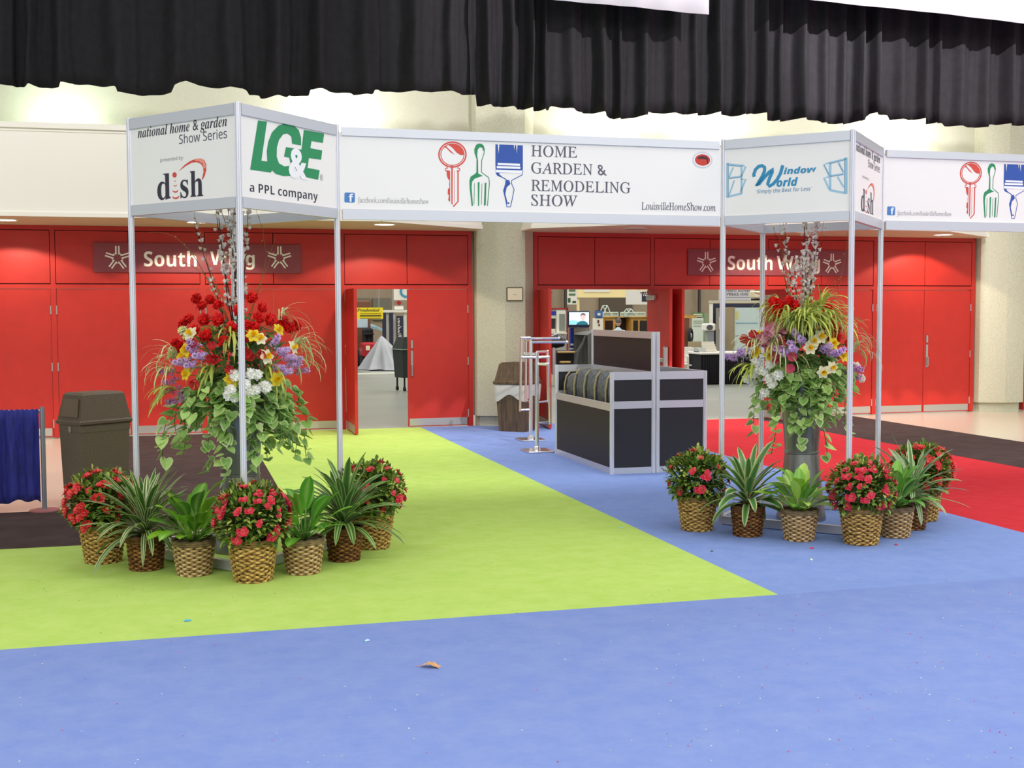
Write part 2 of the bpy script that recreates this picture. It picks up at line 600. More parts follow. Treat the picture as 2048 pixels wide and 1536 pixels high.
canopy(1, [(-8, YW + .12), (-8, 16.85), (2.7, 16.6), (4.42, 17.85), (4.42, YW + .12)], 'cream canopy with recessed downlights over the left doors')
canopy(2, [(5.1, YW + .12), (5.1, 17.5), (6.3, 16.5), (11.7, 16.8), (13.3, 18.0), (13.3, YW + .12)], 'cream canopy with recessed downlights over the right doors')
LIT = mat('downlight_lens', (255, 246, 226), .4, emit=9)
UNLIT = mat('downlight_unlit', (150, 140, 128), .4)
for x, y, on, lab in ((-2.15, 17.35, 1, 'lit round downlight under the canopy at the far left edge'), (.3, 17.2, 1, 'lit round downlight above the left flower arrangement'), (2.83, 17.1, 1, 'lit round downlight under the left canopy near the pillar'), (6.6, 17.15, 0, 'unlit round downlight under the canopy right of the pillar'), (9.35, 17.2, 1, 'lit round downlight above the right flower arrangement'), (12.05, 17.45, 1, 'lit round downlight over the last pair of doors')):
    d = thing('downlight', (x, y, 2.985), lab, 'ceiling light')
    MB().lathe([(.15, -.012), (.155, -.012), (.16, 0), (.12, 0), (.12, -.006)], 24, cap=False).build('trim_ring', M_WHITE, d)
    MB().lathe([(.14, -.004), (.0, -.004)], 24, cap=False).build('lens', LIT if on else UNLIT, d)
    if on:
        l = bpy.data.lights.new('downlight_lamp', 'SPOT')
        l.energy = 75
        l.color = (1, .86, .68)
        l.spot_size = math.radians(122)
        l.spot_blend = .12
        l.shadow_soft_size = .06
        lo = bpy.data.objects.new('downlight_lamp', l)
        COL.objects.link(lo)
        lo.location = (x, y + .1, 2.95)
        lo.rotation_euler = (math.radians(11), 0, 0)
# lamps standing on the canopies, washing the upper wall
for x, pw, c in ((-1.5, 200, (.8, 1, .86)), (2.3, 420, (.97, 1, 1)), (6.5, 300, (1, 1, .95)), (8.3, 300, (1, 1, .95)), (11.7, 440, (1, .99, .93)), (-4.5, 200, (.86, 1, .9))):
    l = bpy.data.lights.new('wall_washer', 'AREA')
    l.energy = pw * .09
    l.color = c
    l.shape = 'RECTANGLE'
    l.size, l.size_y = .5, .2
    lo = bpy.data.objects.new('wall_washer', l)
    COL.objects.link(lo)
    lo.location = (x, 17.92, 4.24)
    lo.rotation_euler = Vector((0, .6, .8)).to_track_quat('-Z', 'X').to_euler()

# ------------------------------------------------------------------ SOUTH WING signs
M_PLUM = mat('sign_plum', (138, 56, 66), .5, noise=.05, scale=3)
M_SIGNW = mat('sign_white', (240, 236, 226), .5)


def star(mb, cx, cz, r, y):
    """five-armed emblem: each arm two parallel bars, short darts between"""
    for k in range(5):
        a = PI / 2 + k * 2 * PI / 5
        d = Vector((math.cos(a), math.sin(a)))
        n = Vector((-d.y, d.x))
        for sg in (-1, 1):
            p0 = Vector((cx, cz)) + d * r * .34 + n * sg * r * .12
            p1 = Vector((cx, cz)) + d * r * 1.0 + n * sg * r * .12
            mb.stroke([p0, p1], r * .12, y)
            q = [Vector((cx, cz)) + d * r * .28 + n * sg * r * .06, Vector((cx, cz)) + d * r * .5 + n * sg * r * .12, Vector((cx, cz)) + d * r * .33 + n * sg * r * .32]
            mb.flat([(v.x, v.y) for v in q], y - .0006)


def south_wing(x0, x1, label, rects, stars):
    y = YW - .03
    o = thing('hall_sign', ((x0 + x1) / 2, y, 2.54), label, 'sign')
    MB().rbox((x0 - o.location.x, 0, -.21), (x1 - o.location.x, .026, .21), .004).build('sign_board', M_PLUM, o)
    for s, (u0, v0, u1, v1) in rects:
        a, b = at(u0, v1, y), at(u1, v0, y)
        letters('lettering', s, 'sansbold', (a.x - o.location.x, a.z - 2.54, b.x - o.location.x, b.z - 2.54), -.003, M_SIGNW, o)
    for u, v in stars:
        c = at(u, v, y)
        mb = MB()
        star(mb, c.x - o.location.x, c.z - 2.54, .17, -.003)
        mb.build('emblem', M_SIGNW, o)


south_wing(-1.12, 1.78, 'plum South Wing sign above the left doors behind the flowers', [('South', (288, 502, 393, 533)), ('Wing', (421, 502, 509, 539))], [(235, 516), (559, 516)])
south_wing(7.93, 10.8, 'plum South Wing sign above the right doors behind the flowers', [('South', (1455, 511, 1545, 540)), ('Wing', (1553, 511, 1640, 548))], [(1413, 525), (1664, 528)])
# ------------------------------------------------------------------ sign towers and header beams (aluminium booth system)
INK = mat('ink_navy', (44, 40, 56), .5)
INK2 = mat('ink_grey', (86, 82, 96), .5)
INKL = mat('ink_light', (150, 146, 150), .5)
P_GREEN = mat('print_green', (24, 138, 84), .5)
P_RED = mat('print_red', (214, 70, 54), .5)
P_REDL = mat('print_red_pale', (238, 150, 128), .5)
P_BLUE = mat('print_blue', (36, 78, 160), .5)
P_TEAL = mat('print_teal', (42, 138, 178), .5)
P_SKY = mat('print_sky', (150, 194, 214), .5)
P_SKYD = mat('print_sky_dark', (92, 140, 172), .5)
P_FB = mat('print_badge_blue', (66, 124, 186), .5)
ZB0, ZB1, ZW0, ZW1, ZTOP = 2.444, 3.128, 2.517, 3.054, 3.132


def post(mb, x, y, z0, z1, r=.0225):
    """grooved eight-sided extrusion"""
    poly = []
    for k in range(8):
        a = PI / 8 + k * PI / 4
        b = a + PI / 4
        poly.append((x + r * math.cos(a), y + r * math.sin(a)))
        p, q = Vector((math.cos(a), math.sin(a))), Vector((math.cos(b), math.sin(b)))
        for t, rr in ((.32, r), (.36, r * .6), (.64, r * .6), (.68, r)):
            v = p.lerp(q, t)
            v = v * rr
            poly.append((x + v.x, y + v.y))
    mb.prism(poly, z0, z1)


class Panel:
    """a vertical sign panel from plan point A to plan point B; local x runs A->B, local -y faces out"""

    def __init__(s, A, B, parent, loc):
        s.A, s.B = Vector(A), Vector(B)
        d = s.B - s.A
        s.L = d.length
        s.th = math.atan2(d.y, d.x)
        s.t = d.normalized()
        s.n = Vector((-s.t.y, s.t.x))
        me = MB().box((.02, -.004, ZW0 - .01), (s.L - .02, .004, ZW1 + .01)).mesh('sign_panel', M_WHITE)
        s.o = link('sign_panel', me, parent, (A[0] - loc[0], A[1] - loc[1], 0), (0, 0, s.th))

    def px(s, u, v):
        d = ray(u, v)
        n3 = Vector((s.n.x, s.n.y, 0))
        a3 = Vector((s.A.x, s.A.y, 0)) - n3 * .005
        p = EYEP + d * ((a3 - EYEP).dot(n3) / d.dot(n3))
        return ((Vector((p.x, p.y)) - s.A).dot(s.t), p.z)

    def text(s, t, style, u0, v0, u1, v1, m, y=-.0055, **k):
        """corners: left-bottom pixel and right-top pixel"""
        a, b = s.px(u0, v0), s.px(u1, v1)
        return letters('lettering', t, style, (a[0], a[1], b[0], b[1]), y, m, s.o, **k)

    def z(s, pts, ox, oy, k):
        return [s.px(ox + x / k, oy + y / k) for x, y in pts]

    def text4(s, t, style, ul, ur, bot, top, m, y=-.0055, **k):
        """left and right pixel columns, then the pixels of the lowest and highest stroke"""
        vm = (bot[1] + top[1]) / 2
        return letters('lettering', t, style, (s.px(ul, vm)[0], s.px(*bot)[1], s.px(ur, vm)[0], s.px(*top)[1]), y, m, s.o, **k)


def rails(mb, A, B, z0, z1, d=.018):
    A, B = Vector(A), Vector(B)
    t = (B - A).normalized()
    n = Vector((-t.y, t.x)) * d
    a, b = A + t * .018, B - t * .018
    mb.prism([(v.x, v.y) for v in (a - n, b - n, b + n, a + n)], z0, z1)


def tower(loc, pts, label, name='sign_tower'):
    """pts: left, front, right, back plan points"""
    T = thing(name, (loc[0], loc[1], 0), label, 'display tower')
    lp = [(p[0] - loc[0], p[1] - loc[1]) for p in pts]
    for p in lp:
        mb = MB()
        post(mb, p[0], p[1], 0, ZTOP)
        mb.lathe([(.012, ZTOP), (.012, ZTOP + .006)], 10, (p[0], p[1], 0))
        mb.build('post', M_ALU, T)
    for k in range(4):
        a, b = lp[k], lp[(k + 1) % 4]
        for z0, z1, nm in ((ZW1, ZB1, 'top_rail'), (ZB0, ZW0, 'bottom_rail'), (.008, .072, 'base_rail')):
            mb = MB()
            rails(mb, a, b, z0, z1)
            mb.build(nm, M_ALUR, T)
    return T, lp


def dish_print(P, px_):
    """the film-and-series sponsor print; px_ maps trace points to panel points"""
    y = -.0055
    m = MB()
    sw = [(545, 663), (600, 606), (650, 570), (700, 549), (750, 544), (785, 560), (802, 600), (803, 650), (790, 700), (768, 745), (764, 730), (778, 670), (774, 625), (750, 592), (712, 578), (668, 583), (615, 612)]
    m.flat(px_(sw), y)
    m.build('emblem_swoosh', P_RED, P.o)
    m = MB()
    m.flat(px_([(690, 553), (750, 546), (782, 562), (799, 602), (800, 640), (780, 630), (768, 590), (735, 570), (700, 565)]), y - .0006)
    m.build('emblem_highlight', P_REDL, P.o)
    m = MB()
    m.flat(px_([(508 + 20 * math.cos(a), 697 + 25 * math.sin(a)) for a in [k * PI / 8 for k in range(16)]]), y)
    for cx, cy, w in ((511, 752, 12), (513, 795, 18), (514, 848, 29), (517, 905, 36)):
        p = [(cx - w, cy - w * .35), (cx - w * .5, cy), (cx, cy + w * .1), (cx + w * .5, cy - w * .05), (cx + w, cy - w * .5), (cx + w * .75, cy + w * .25), (cx + w * .1, cy + w * .55), (cx - w * .65, cy + w * .3)]
        m.flat(px_(p), y)
    m.build('emblem_dots', P_RED, P.o)


TL, TF, TR, TB = (-.302, 9.205), (.411, 8.318), (1.158, 9.131), (.445, 10.018)
t1, lp = tower((.43, 9.17), (TL, TF, TR, TB), 'tall aluminium sign tower standing on the green carpet over a flower urn')
Q = (.43, 9.17)
p1 = Panel(TL, TF, t1, Q)
K = 4.6545
zz = lambda pts: p1.z(pts, 240, 200, K)
p1.text4('national home & garden', 'boldital', 275, 454, (405, 265), (437, 232), INK, thin=-.004)
p1.text4('Show Series', 'sans', 358, 454, (360, 288), (412, 261.5), INK2)
p1.text4('presented by:', 'sans', 320.5, 367, (321, 326), (354, 312.5), INKL)
p1.text('d', 'bold', 315, 401, 340.5, 346, INK)
p1.text('sh', 'bold', 361, 397, 405.5, 340, INK)
dish_print(p1, zz)
p2 = Panel(TF, TR, t1, Q)
zz2 = lambda pts: p2.z(pts, 240, 200, K)
m = MB()
m.flat(zz2([(1285, 190), (1368, 202), (1316, 565), (1392, 575), (1420, 640), (1405, 676), (1212, 648)]), -.0055)
m.flat(zz2([(1685, 422), (1685, 350), (1662, 278), (1610, 232), (1545, 215), (1475, 238), (1415, 300), (1380, 390), (1366, 480), (1372, 570), (1400, 640), (1450, 688), (1520, 708), (1585, 706), (1592, 640), (1580, 612), (1530, 618), (1480, 590), (1458, 530), (1460, 440), (1480, 370), (1520, 318), (1560, 312), (1595, 340), (1602, 408)]), -.006)
m.flat(zz2([(1545, 438), (1700, 464), (1690, 500), (1640, 560), (1590, 600), (1575, 535), (1527, 527)]), -.0065)
m.flat(zz2([(1712, 278), (1900, 313), (1888, 400), (1782, 382), (1772, 448), (1882, 470), (1872, 556), (1758, 540), (1746, 632), (1858, 654), (1844, 742), (1748, 722), (1640, 690), (1650, 560), (1688, 478)]), -.0058)
m.build('emblem', P_GREEN, p2.o)
M_PRW = mat('print_white', (240, 240, 240), .5)
p2.text('&', 'sansbold', 577, 355, 614, 301, M_PRW, y=-.0075, thin=.035)
p2.text4('a PPL company', 'sansbold', 499.5, 635.5, (632, 406), (518, 368), INK, thin=-.012)
p2.text('\u00ae', None, 640, 361, 646, 349, INKL)

# ------------------------------------------------------------------ long header beams
BA, BB = (1.158, 9.131), (4.285, 9.173)
BO = thing('header_beam', (BA[0], BA[1], 0), 'long white home show header between the two sign towers', 'sign beam', rz=math.atan2(BB[1] - BA[1], BB[0] - BA[0]))
BLEN = (Vector(BB) - Vector(BA)).length


def beam_parts(root, L, ox, oy):
    mb = MB()
    rails(mb, (.022, 0), (L - .022, 0), ZW1, ZB1 - .012)
    mb.build('top_rail', M_ALUR, root)
    mb = MB()
    rails(mb, (.022, 0), (L - .022, 0), ZB0 - .005, ZW0)
    mb.build('bottom_rail', M_ALUR, root)


def beam_prints(root, P, full):
    """printed matter, measured on the first beam; P.px gives panel points"""
    px = P.px
    k = 4.6545
    z = lambda pts: P.z(pts, 660, 250, k)
    y = -.0055
    o = P.o

    def T(s, st, u0, v0, u1, v1, m, **kw):
        P.text(s, st, u0, v0, u1, v1, m, **kw)
    # key
    m = MB()
    m.stroke(z([(1140 + 126 * math.cos(a), 275 + 116 * math.sin(a)) for a in [i * PI / 18 for i in range(36)]]), .011, y, True)
    m.stroke(z([(1140 + 108 * math.cos(a), 275 + 100 * math.sin(a)) for a in [i * PI / 18 for i in range(36)]]), .006, y, True)
    m.flat(z([(1098, 182), (1150, 174), (1205, 195), (1242, 240), (1248, 278), (1215, 280), (1180, 258), (1140, 212)]), y)
    m.flat(z([(1058, 207), (1078, 195), (1120, 235), (1165, 278), (1120, 252), (1085, 215)]), y)
    for pts, w in (([(1085, 390), (1095, 402), (1075, 404), (1075, 425), (1110, 428)], .008), ([(1195, 390), (1188, 402), (1207, 404), (1207, 425), (1180, 428)], .008), ([(1192, 425), (1192, 712), (1147, 760)], .01), ([(1160, 425), (1160, 720)], .003)):
        m.stroke(z(pts), w, y)
    m.flat(z([(1128, 380), (1143, 380), (1141, 742), (1130, 735)]), y)
    m.flat(z([(1085, 428), (1118, 428), (1118, 715), (1100, 700), (1108, 655), (1095, 640), (1098, 595), (1112, 585), (1110, 545), (1114, 520), (1095, 495), (1088, 470)]), y)
    m.build('key_emblem', P_RED, o)
    # garden fork
    m = MB()
    m.flat(z([(1385, 172), (1360, 185), (1343, 225), (1345, 260), (1365, 320), (1363, 440), (1350, 455), (1310, 480), (1298, 520), (1300, 580), (1318, 752), (1331, 752), (1318, 580), (1322, 530), (1345, 500), (1400, 480), (1425, 475), (1380, 450), (1378, 330), (1370, 280), (1375, 230), (1395, 205), (1420, 215), (1425, 245), (1438, 220), (1430, 190), (1410, 175)]), y)
    for pts, w in (([(1438, 220), (1435, 260), (1412, 330), (1410, 440), (1440, 462), (1478, 490), (1484, 540), (1466, 752)], .006), ([(1345, 540), (1340, 740)], .004), ([(1415, 545), (1410, 740)], .004)):
        m.stroke(z(pts), w, y)
    m.flat(z([(1375, 535), (1392, 530), (1388, 755), (1378, 750)]), y)
    m.flat(z([(1440, 540), (1456, 535), (1450, 745), (1433, 752)]), y)
    m.build('fork_emblem', P_GREEN, o)
    # paint brush
    m = MB()
    m.flat(z([(1540, 180), (1562, 181), (1570, 270), (1577, 181), (1710, 186), (1716, 235), (1722, 186), (1732, 187), (1738, 270), (1746, 188), (1795, 190), (1795, 415), (1788, 448), (1545, 445), (1540, 372)]), y)
    m.flat(z([(1540, 440), (1555, 470), (1600, 490), (1600, 478), (1580, 462), (1575, 445)]), y)
    m.flat(z([(1635, 510), (1668, 513), (1680, 548), (1645, 580), (1632, 640), (1655, 735), (1640, 735), (1612, 610), (1630, 550)]), y)
    m.stroke(z([(1600, 484), (1640, 508)]), .007, y)
    m.stroke(z([(1795, 430), (1788, 465), (1740, 490), (1692, 515), (1690, 545), (1714, 600), (1690, 720), (1680, 762), (1646, 762), (1642, 735)]), .006, y)
    m.flat(z([(1663 + 8 * math.cos(a), 727 + 9 * math.sin(a)) for a in [i * PI / 5 for i in range(10)]]), y)
    m.build('brush_emblem', P_BLUE, o)
    m = MB()
    for a, b, c, d in ((1560, 353, 1768, 373), (1552, 381, 1772, 402), (1545, 416, 1790, 442)):
        m.flat(z([(a, b), (c, b + 8), (c, d + 8), (a, d)]), y - .0007)
    m.build('brush_bands', M_PRW, o)
    # square badge with a letter
    m = MB()
    q = [(135, 640), (138, 631), (148, 628), (220, 630), (229, 634), (232, 645), (231, 708), (228, 719), (218, 723), (145, 721), (137, 718), (134, 708)]
    m.flat(z(q), y)
    m.build('badge', P_FB, o)
    a, b = px(697.5, 403.5), px(707, 387.5)
    letters('lettering', 'f', 'sansbold', (a[0], a[1], b[0], b[1]), -.0065, M_PRW, o)
    T('facebook.com/louisvillehomeshow', 'ital', 716, 408.5, 857, 396.5, INKL, shear=-.22)
    if full:
        for s, x1, v0, v1, tilt in (('HOME', 1154, 313, 291, 1), ('GARDEN &', 1214, 347, 325, 1), ('REMODELING', 1261, 382, 357, 1), ('SHOW', 1155, 411.5, 390, 1)):
            a = px(1062.5, v0)
            b = px(x1, v1 + (x1 - 1062) * .022)
            letters('lettering', s, 'ital', (a[0], a[1], b[0], a[1] + .088), y, INK2, o, shear=-.25, thin=.004)
        T('LouisvilleHomeShow.com', 'ital', 1283, 419.5, 1431.5, 406, INK2, shear=-.22, thin=.006)
        m = MB()
        c = px(1405, 320)
        e = lambda rx, rz, cx=c[0], cz=c[1]: [(cx + rx * math.cos(a), cz + rz * math.sin(a)) for a in [i * PI / 14 for i in range(28)]]
        m.flat(e(.088, .066), y)
        m.build('oval_badge_rim', mat('print_grey', (206, 206, 208), .5), o)
        m = MB()
        m.flat(e(.076, .054), y - .0005)
        m.build('oval_badge_white', M_PRW, o)
        m = MB()
        m.flat(e(.067, .046), y - .001)
        m.build('oval_badge', mat('print_badge_red', (196, 50, 36), .5), o)
        m = MB()
        m.flat([(c[0] + a, c[1] + b) for a, b in ((-.045, .018), (-.01, .034), (.035, .028), (.05, .01), (.048, -.03), (.04, -.03), (.036, .004), (.0, .008), (-.04, .006))], y - .0015)
        m.build('oval_badge_mark', mat('print_badge_dark', (70, 20, 22), .5), o)


class BeamPanel(Panel):
    def __init__(s, A, B, parent):
        s.A, s.B = Vector(A), Vector(B)
        d = s.B - s.A
        s.L = d.length
        s.th = math.atan2(d.y, d.x)
        s.t = d.normalized()
        s.n = Vector((-s.t.y, s.t.x))
        me = MB().box((.022, -.004, ZW0 - .01), (s.L - .022, .004, ZW1 + .01)).mesh('sign_panel', M_WHITE)
        s.o = link('sign_panel', me, parent)


beam_parts(BO, BLEN, 0, 0)
bp = BeamPanel(BA, BB, BO)
beam_prints(BO, bp, True)
# second tower
UL, UF, UR, UB = (4.285, 9.173), (5.016, 8.432), (5.809, 9.297), (5.078, 10.038)
Q2 = (5.047, 9.235)
t2, lp2 = tower(Q2, (UL, UF, UR, UB), 'tall aluminium sign tower standing on the blue carpet over a flower urn')
p3 = Panel(UL, UF, t2, Q2)
k3 = 5.389
z3 = lambda pts: p3.z(pts, 1420, 240, k3)
m = MB()
m.stroke(z3([(476, 612), (472, 585), (490, 535), (525, 500), (560, 492), (588, 508), (588, 550), (565, 605), (530, 660), (500, 712), (528, 690), (580, 625), (640, 560), (685, 528), (672, 560), (640, 630), (622, 690), (640, 714), (680, 690), (725, 640), (760, 575), (785, 488)]), .027, -.0055)
m.build('emblem_initial', P_TEAL, p3.o)
p3.text('indow', 'sansboldital', 1567, 349, 1633, 331, P_TEAL, thin=.02)
p3.text('orld', 'sansboldital', 1553, 374, 1596, 354, P_TEAL, thin=.02)
p3.text4('\u201cSimply the Best for Less\u201d', 'sansbold', 1511, 1625, (1540, 388), (1620, 373), P_SKYD, shear=.2, thin=-.015)
WINL = (([(188, 462), (188, 836)], .018), ([(188, 475), (345, 492)], .013), ([(205, 625), (335, 608)], .012), ([(188, 828), (345, 790)], .014), ([(340, 490), (340, 790)], .014), ([(345, 486), (385, 505), (335, 612)], .012), ([(250, 510), (205, 618)], .011), ([(335, 640), (385, 638), (330, 775)], .012), ([(262, 650), (208, 805)], .011))
WINR = (([(1465, 405), (1465, 795)], .022), ([(1465, 420), (1290, 462)], .014), ([(1440, 580), (1290, 604)], .012), ([(1465, 788), (1290, 755)], .014), ([(1295, 460), (1295, 755)], .016), ([(1290, 460), (1226, 480), (1285, 598)], .012), ([(1290, 610), (1228, 625), (1285, 745)], .012), ([(1385, 455), (1440, 565)], .012), ([(1375, 612), (1440, 722)], .012))
for win, lines in ((WINL, ([(198, 478), (198, 826)], [(205, 488), (335, 502)], [(205, 632), (335, 616)])), (WINR, ([(1452, 430), (1452, 780)], [(1440, 432), (1300, 470)], [(1440, 588), (1300, 610)], [(1385, 470), (1432, 560)], [(1233, 490), (1285, 590)]))):
    m = MB()
    for pts, w in win:
        m.stroke(z3(pts), w * 1.1, -.0055)
    m.build('window_emblem', P_SKY, p3.o)
    m = MB()
    for pts in lines:
        m.stroke(z3(pts), .004, -.0062)
    m.build('window_emblem_lines', P_SKYD, p3.o)
p4 = Panel(UF, UR, t2, Q2)


sc = p4.L / p1.L


def copy_prints(src, dst, fx=1.0, dx=0.0):
    for ch in [x for x in COL.objects if x.parent == src]:
        c = ch.copy()
        COL.objects.link(c)
        c.parent = dst
        c.scale = (fx, 1, 1)
        c.location = (dx, 0, 0)


copy_prints(p1.o, p4.o, sc)
BL2 = 3.3
B2A = UR
B2B = (B2A[0] + BL2, B2A[1] + .03)
BO2 = thing('header_beam', (B2A[0], B2A[1], 0), 'white header leaving the right tower toward the right edge, only its left end in view', 'sign beam', rz=math.atan2(.03, BL2))
beam_parts(BO2, BL2, 0, 0)
bp2 = BeamPanel(B2A, B2B, BO2)
copy_prints(bp.o, bp2.o)

# ------------------------------------------------------------------ black drape and white banners hanging across the hall
HEM = [(-160, 172), (0, 171), (60, 172), (118, 176), (120, 166), (176, 167), (200, 171), (233, 176), (236, 187), (290, 190), (345, 187), (350, 174), (372, 163), (420, 174), (494, 177), (497, 186), (523, 189), (525, 195), (578, 195), (582, 190), (619, 189), (622, 178), (660, 184), (701, 184), (704, 188), (745, 190), (750, 179), (800, 183), (836, 186), (885, 181), (925, 187), (953, 187), (955, 210), (1000, 212), (1063, 219), (1066, 221), (1100, 220), (1104, 211), (1145, 218), (1150, 223), (1205, 226), (1210, 232), (1236, 238), (1293, 232), (1297, 224), (1340, 227), (1400, 228), (1447, 226), (1475, 233), (1508, 225), (1531, 230), (1534, 239), (1565, 242), (1590, 237), (1638, 240), (1641, 246), (1692, 248), (1738, 238), (1742, 227), (1779, 229), (1782, 239), (1844, 238), (1847, 248), (1888, 245), (1893, 252), (1970, 255), (1973, 245), (2048, 252), (2200, 262)]
YD = 12.5
M_DRAPE = mat('drape_black', (40, 38, 41), .85, noise=.2, scale=14, bump=.25, bscale=60, spec=.25)
_h = []
for u, v in HEM:
    q = at(u, v, YD)
    _h.append((q.x, q.z))


def hem(x):
    for k in range(len(_h) - 1):
        if _h[k][0] <= x <= _h[k + 1][0]:
            t = (x - _h[k][0]) / max(_h[k + 1][0] - _h[k][0], 1e-6)
            return _h[k][1] + t * (_h[k + 1][1] - _h[k][1])
    return _h[0][1] if x < _h[0][0] else _h[-1][1]


def drape(x0, x1, ztop, seed, label, amp=.085, wl=.34):
    rr = random.Random(seed)
    mb = MB()
    xs, x, ph = [], x0, 0.0
    prof = []
    wl_, am = wl, amp
    while x < x1:
        prof.append((x, am * math.sin(ph) + .35 * am * math.sin(2.3 * ph + 1)))
        x += .016
        ph += .016 * 2 * PI / wl_
        if ph > 2 * PI:
            ph -= 2 * PI
            wl_ = wl * rr.uniform(.55, 1.7)
            am = amp * rr.uniform(.5, 1.35)
    n = len(prof)
    rows = 16
    vs, fs = [], []
    for k in range(rows + 1):
        t = k / rows
        for x, y in prof:
            zb = hem(x)
            z = ztop + (zb - ztop) * t
            w = .012 * math.sin(5 * x + 9 * t + seed) * t + .006 * math.sin(23 * x + 17 * t)
            vs.append((x + w, YD + y * (.75 + .35 * t) + w, z))
    for k in range(rows):
        for i in range(n - 1):
            a = k * n + i
            fs.append((a, a + n, a + n + 1, a + 1))
    mb.add(vs, fs)
    o = mb.build('stage_drape', M_DRAPE, smooth=True)
    sd = o.modifiers.new('thickness', 'SOLIDIFY')
    sd.thickness = .006
    return tag(o, label, 'drape', 'black drapes hanging above the entrance')


drape(-2.9, 3.02, 5.9, 3, 'black hanging drape over the left tower, its hem shorter and plain above', .085, .36)
drape(2.98, 11.2, 6.4, 9, 'black hanging drape with the lower hem behind the white banners', .08, .25)
M_BAN = mat('banner_white', (240, 238, 244), .6, bump=.1, bscale=3)


def banner(uv0, uv1, y0, y1, h, label, marks=()):
    a, b = at(uv0[0], uv0[1], y0), at(uv1[0], uv1[1], y1)
    n = 24
    vs, fs = [], []
    for k in range(2):
        for i in range(n + 1):
            t = i / n
            p = a.lerp(b, t)
            vs.append((p.x, p.y + .012 * math.sin(9 * t) + .008 * math.sin(31 * t), p.z + k * h))
    for i in range(n):
        fs.append((i, i + 1, n + 2 + i, n + 1 + i))
    o = MB().add(vs, fs).build('hanging_banner', M_BAN, smooth=True)
    sd = o.modifiers.new('thickness', 'SOLIDIFY')
    sd.thickness = .004
    tag(o, label, 'banner')
    if marks:
        m = MB()
        for u, v in marks:
            p = at(u, v, y0 - .05)
            m.add([(p.x - .012, p.y, p.z + .05), (p.x + .004, p.y, p.z), (p.x + .02, p.y, p.z + .05)], [(0, 1, 2)])
        mm = m.build('print', INK, o)
    return o


banner((1085, -3), (1418, 29), 12.1, 12.1, 1.1, 'white banner hanging in front of the black drape, nearer the middle')
banner((1575, -6), (2120, 54), 12.05, 12.05, 1.2, 'white banner hanging at the top right corner over the black drape')
# ------------------------------------------------------------------ woven baskets
def mixc(a, b, t):
    return tuple(x + (y - x) * t for x, y in zip(a, b))


def jit(c, r, amt=.15):
    k = 1 + r.uniform(-amt, amt)
    return tuple(min(1, max(0, x * k)) for x in c)


M_WICK = vcmat('wicker', .65, .25)
M_LEAFG = vcmat('leaf_glossy', .32, .5, .18)
M_LEAF = vcmat('leaf_soft', .5, .35, .3)
M_PETAL = vcmat('petals', .55, .25, .3)
M_SOIL = mat('potting_moss', (74, 66, 44), .95, noise=.4, scale=60, bump=.8, bscale=80)


def basket(name, rb, rt, h, rows, stakes, c1, c2, dark, seed, band=0, rough_=0.0):
    """a woven basket: every row is a strand passing over and under the stakes; returns meshes (weave, lining)"""
    rr = random.Random(seed)
    mb = MB()
    n = stakes * 2
    rh = h / rows
    C1, C2, CD = lin(c1), lin(c2), lin(dark)
    for k in range(rows):
        z = rh * (k + .5)
        rad = rb + (rt - rb) * (k + .5) / rows + .006
        vs, fs, cc = [], [], []
        top = k >= rows - band
        zw = [rr.uniform(-1, 1) * rough_ * rh for _ in range(n)]
        for i in range(n):
            a = 2 * PI * i / n
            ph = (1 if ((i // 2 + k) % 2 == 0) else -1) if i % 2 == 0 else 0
            if top:
                ph = .6
            rad2 = rad + .0065 * ph
            base = mixc(C1, C2, rr.random())
            if top:
                base = mixc(CD, C1, .15 + .2 * rr.random())
            for j in range(6):
                t = 2 * PI * j / 6
                dr = .0048 * math.cos(t)
                dz = rh * .58 * math.sin(t)
                q = rad2 + dr
                vs.append((q * math.cos(a), q * math.sin(a), z + dz + zw[i]))
                sh = 1.0 if ph > 0 else (.62 if ph == 0 else .12)  # shade in the weave gaps painted into the strand colour
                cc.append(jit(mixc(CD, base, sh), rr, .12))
        for i in range(n):
            i2 = (i + 1) % n
            for j in range(6):
                j2 = (j + 1) % 6
                fs.append((i * 6 + j, i2 * 6 + j, i2 * 6 + j2, i * 6 + j2))
        mb.add(vs, fs, cc)
    # rim braid
    vs = [((rt + .006) * math.cos(2 * PI * i / 48), (rt + .006) * math.sin(2 * PI * i / 48), h + .004 * math.sin(i * PI / 2)) for i in range(49)]
    mb.tube(vs, .0085, 6, cols=mixc(CD, C1, .45 if not band else .15), caps=False)
    weave = mb.mesh(name, M_WICK, smooth=True)
    l2 = MB().lathe([(rb, .0), (rb, .002), (rt - .006, h - .012), (.0, h - .03)], 28, cap=True)
    return weave, l2.mesh('lining', M_SOIL)


BASK_GOLD = [basket('basket', .112, .152, .275, 17, 26, (222, 184, 106), (172, 130, 66), (70, 46, 22), s, 2, .35) for s in (1, 2)]
BASK_TAN = [basket('basket', .1, .133, .235, 15, 22, (226, 194, 142), (186, 146, 92), (46, 28, 16), s, 2, .12) for s in (3, 4)]
BASK_DARK = [basket('basket', .098, .122, .235, 15, 22, (172, 118, 60), (92, 56, 28), (34, 18, 12), s, 3, .2) for s in (5, 6)]

# ------------------------------------------------------------------ azaleas
G_AZ = [lin(c) for c in ((136, 164, 62), (100, 132, 48), (74, 102, 40), (190, 202, 104), (54, 78, 34))]


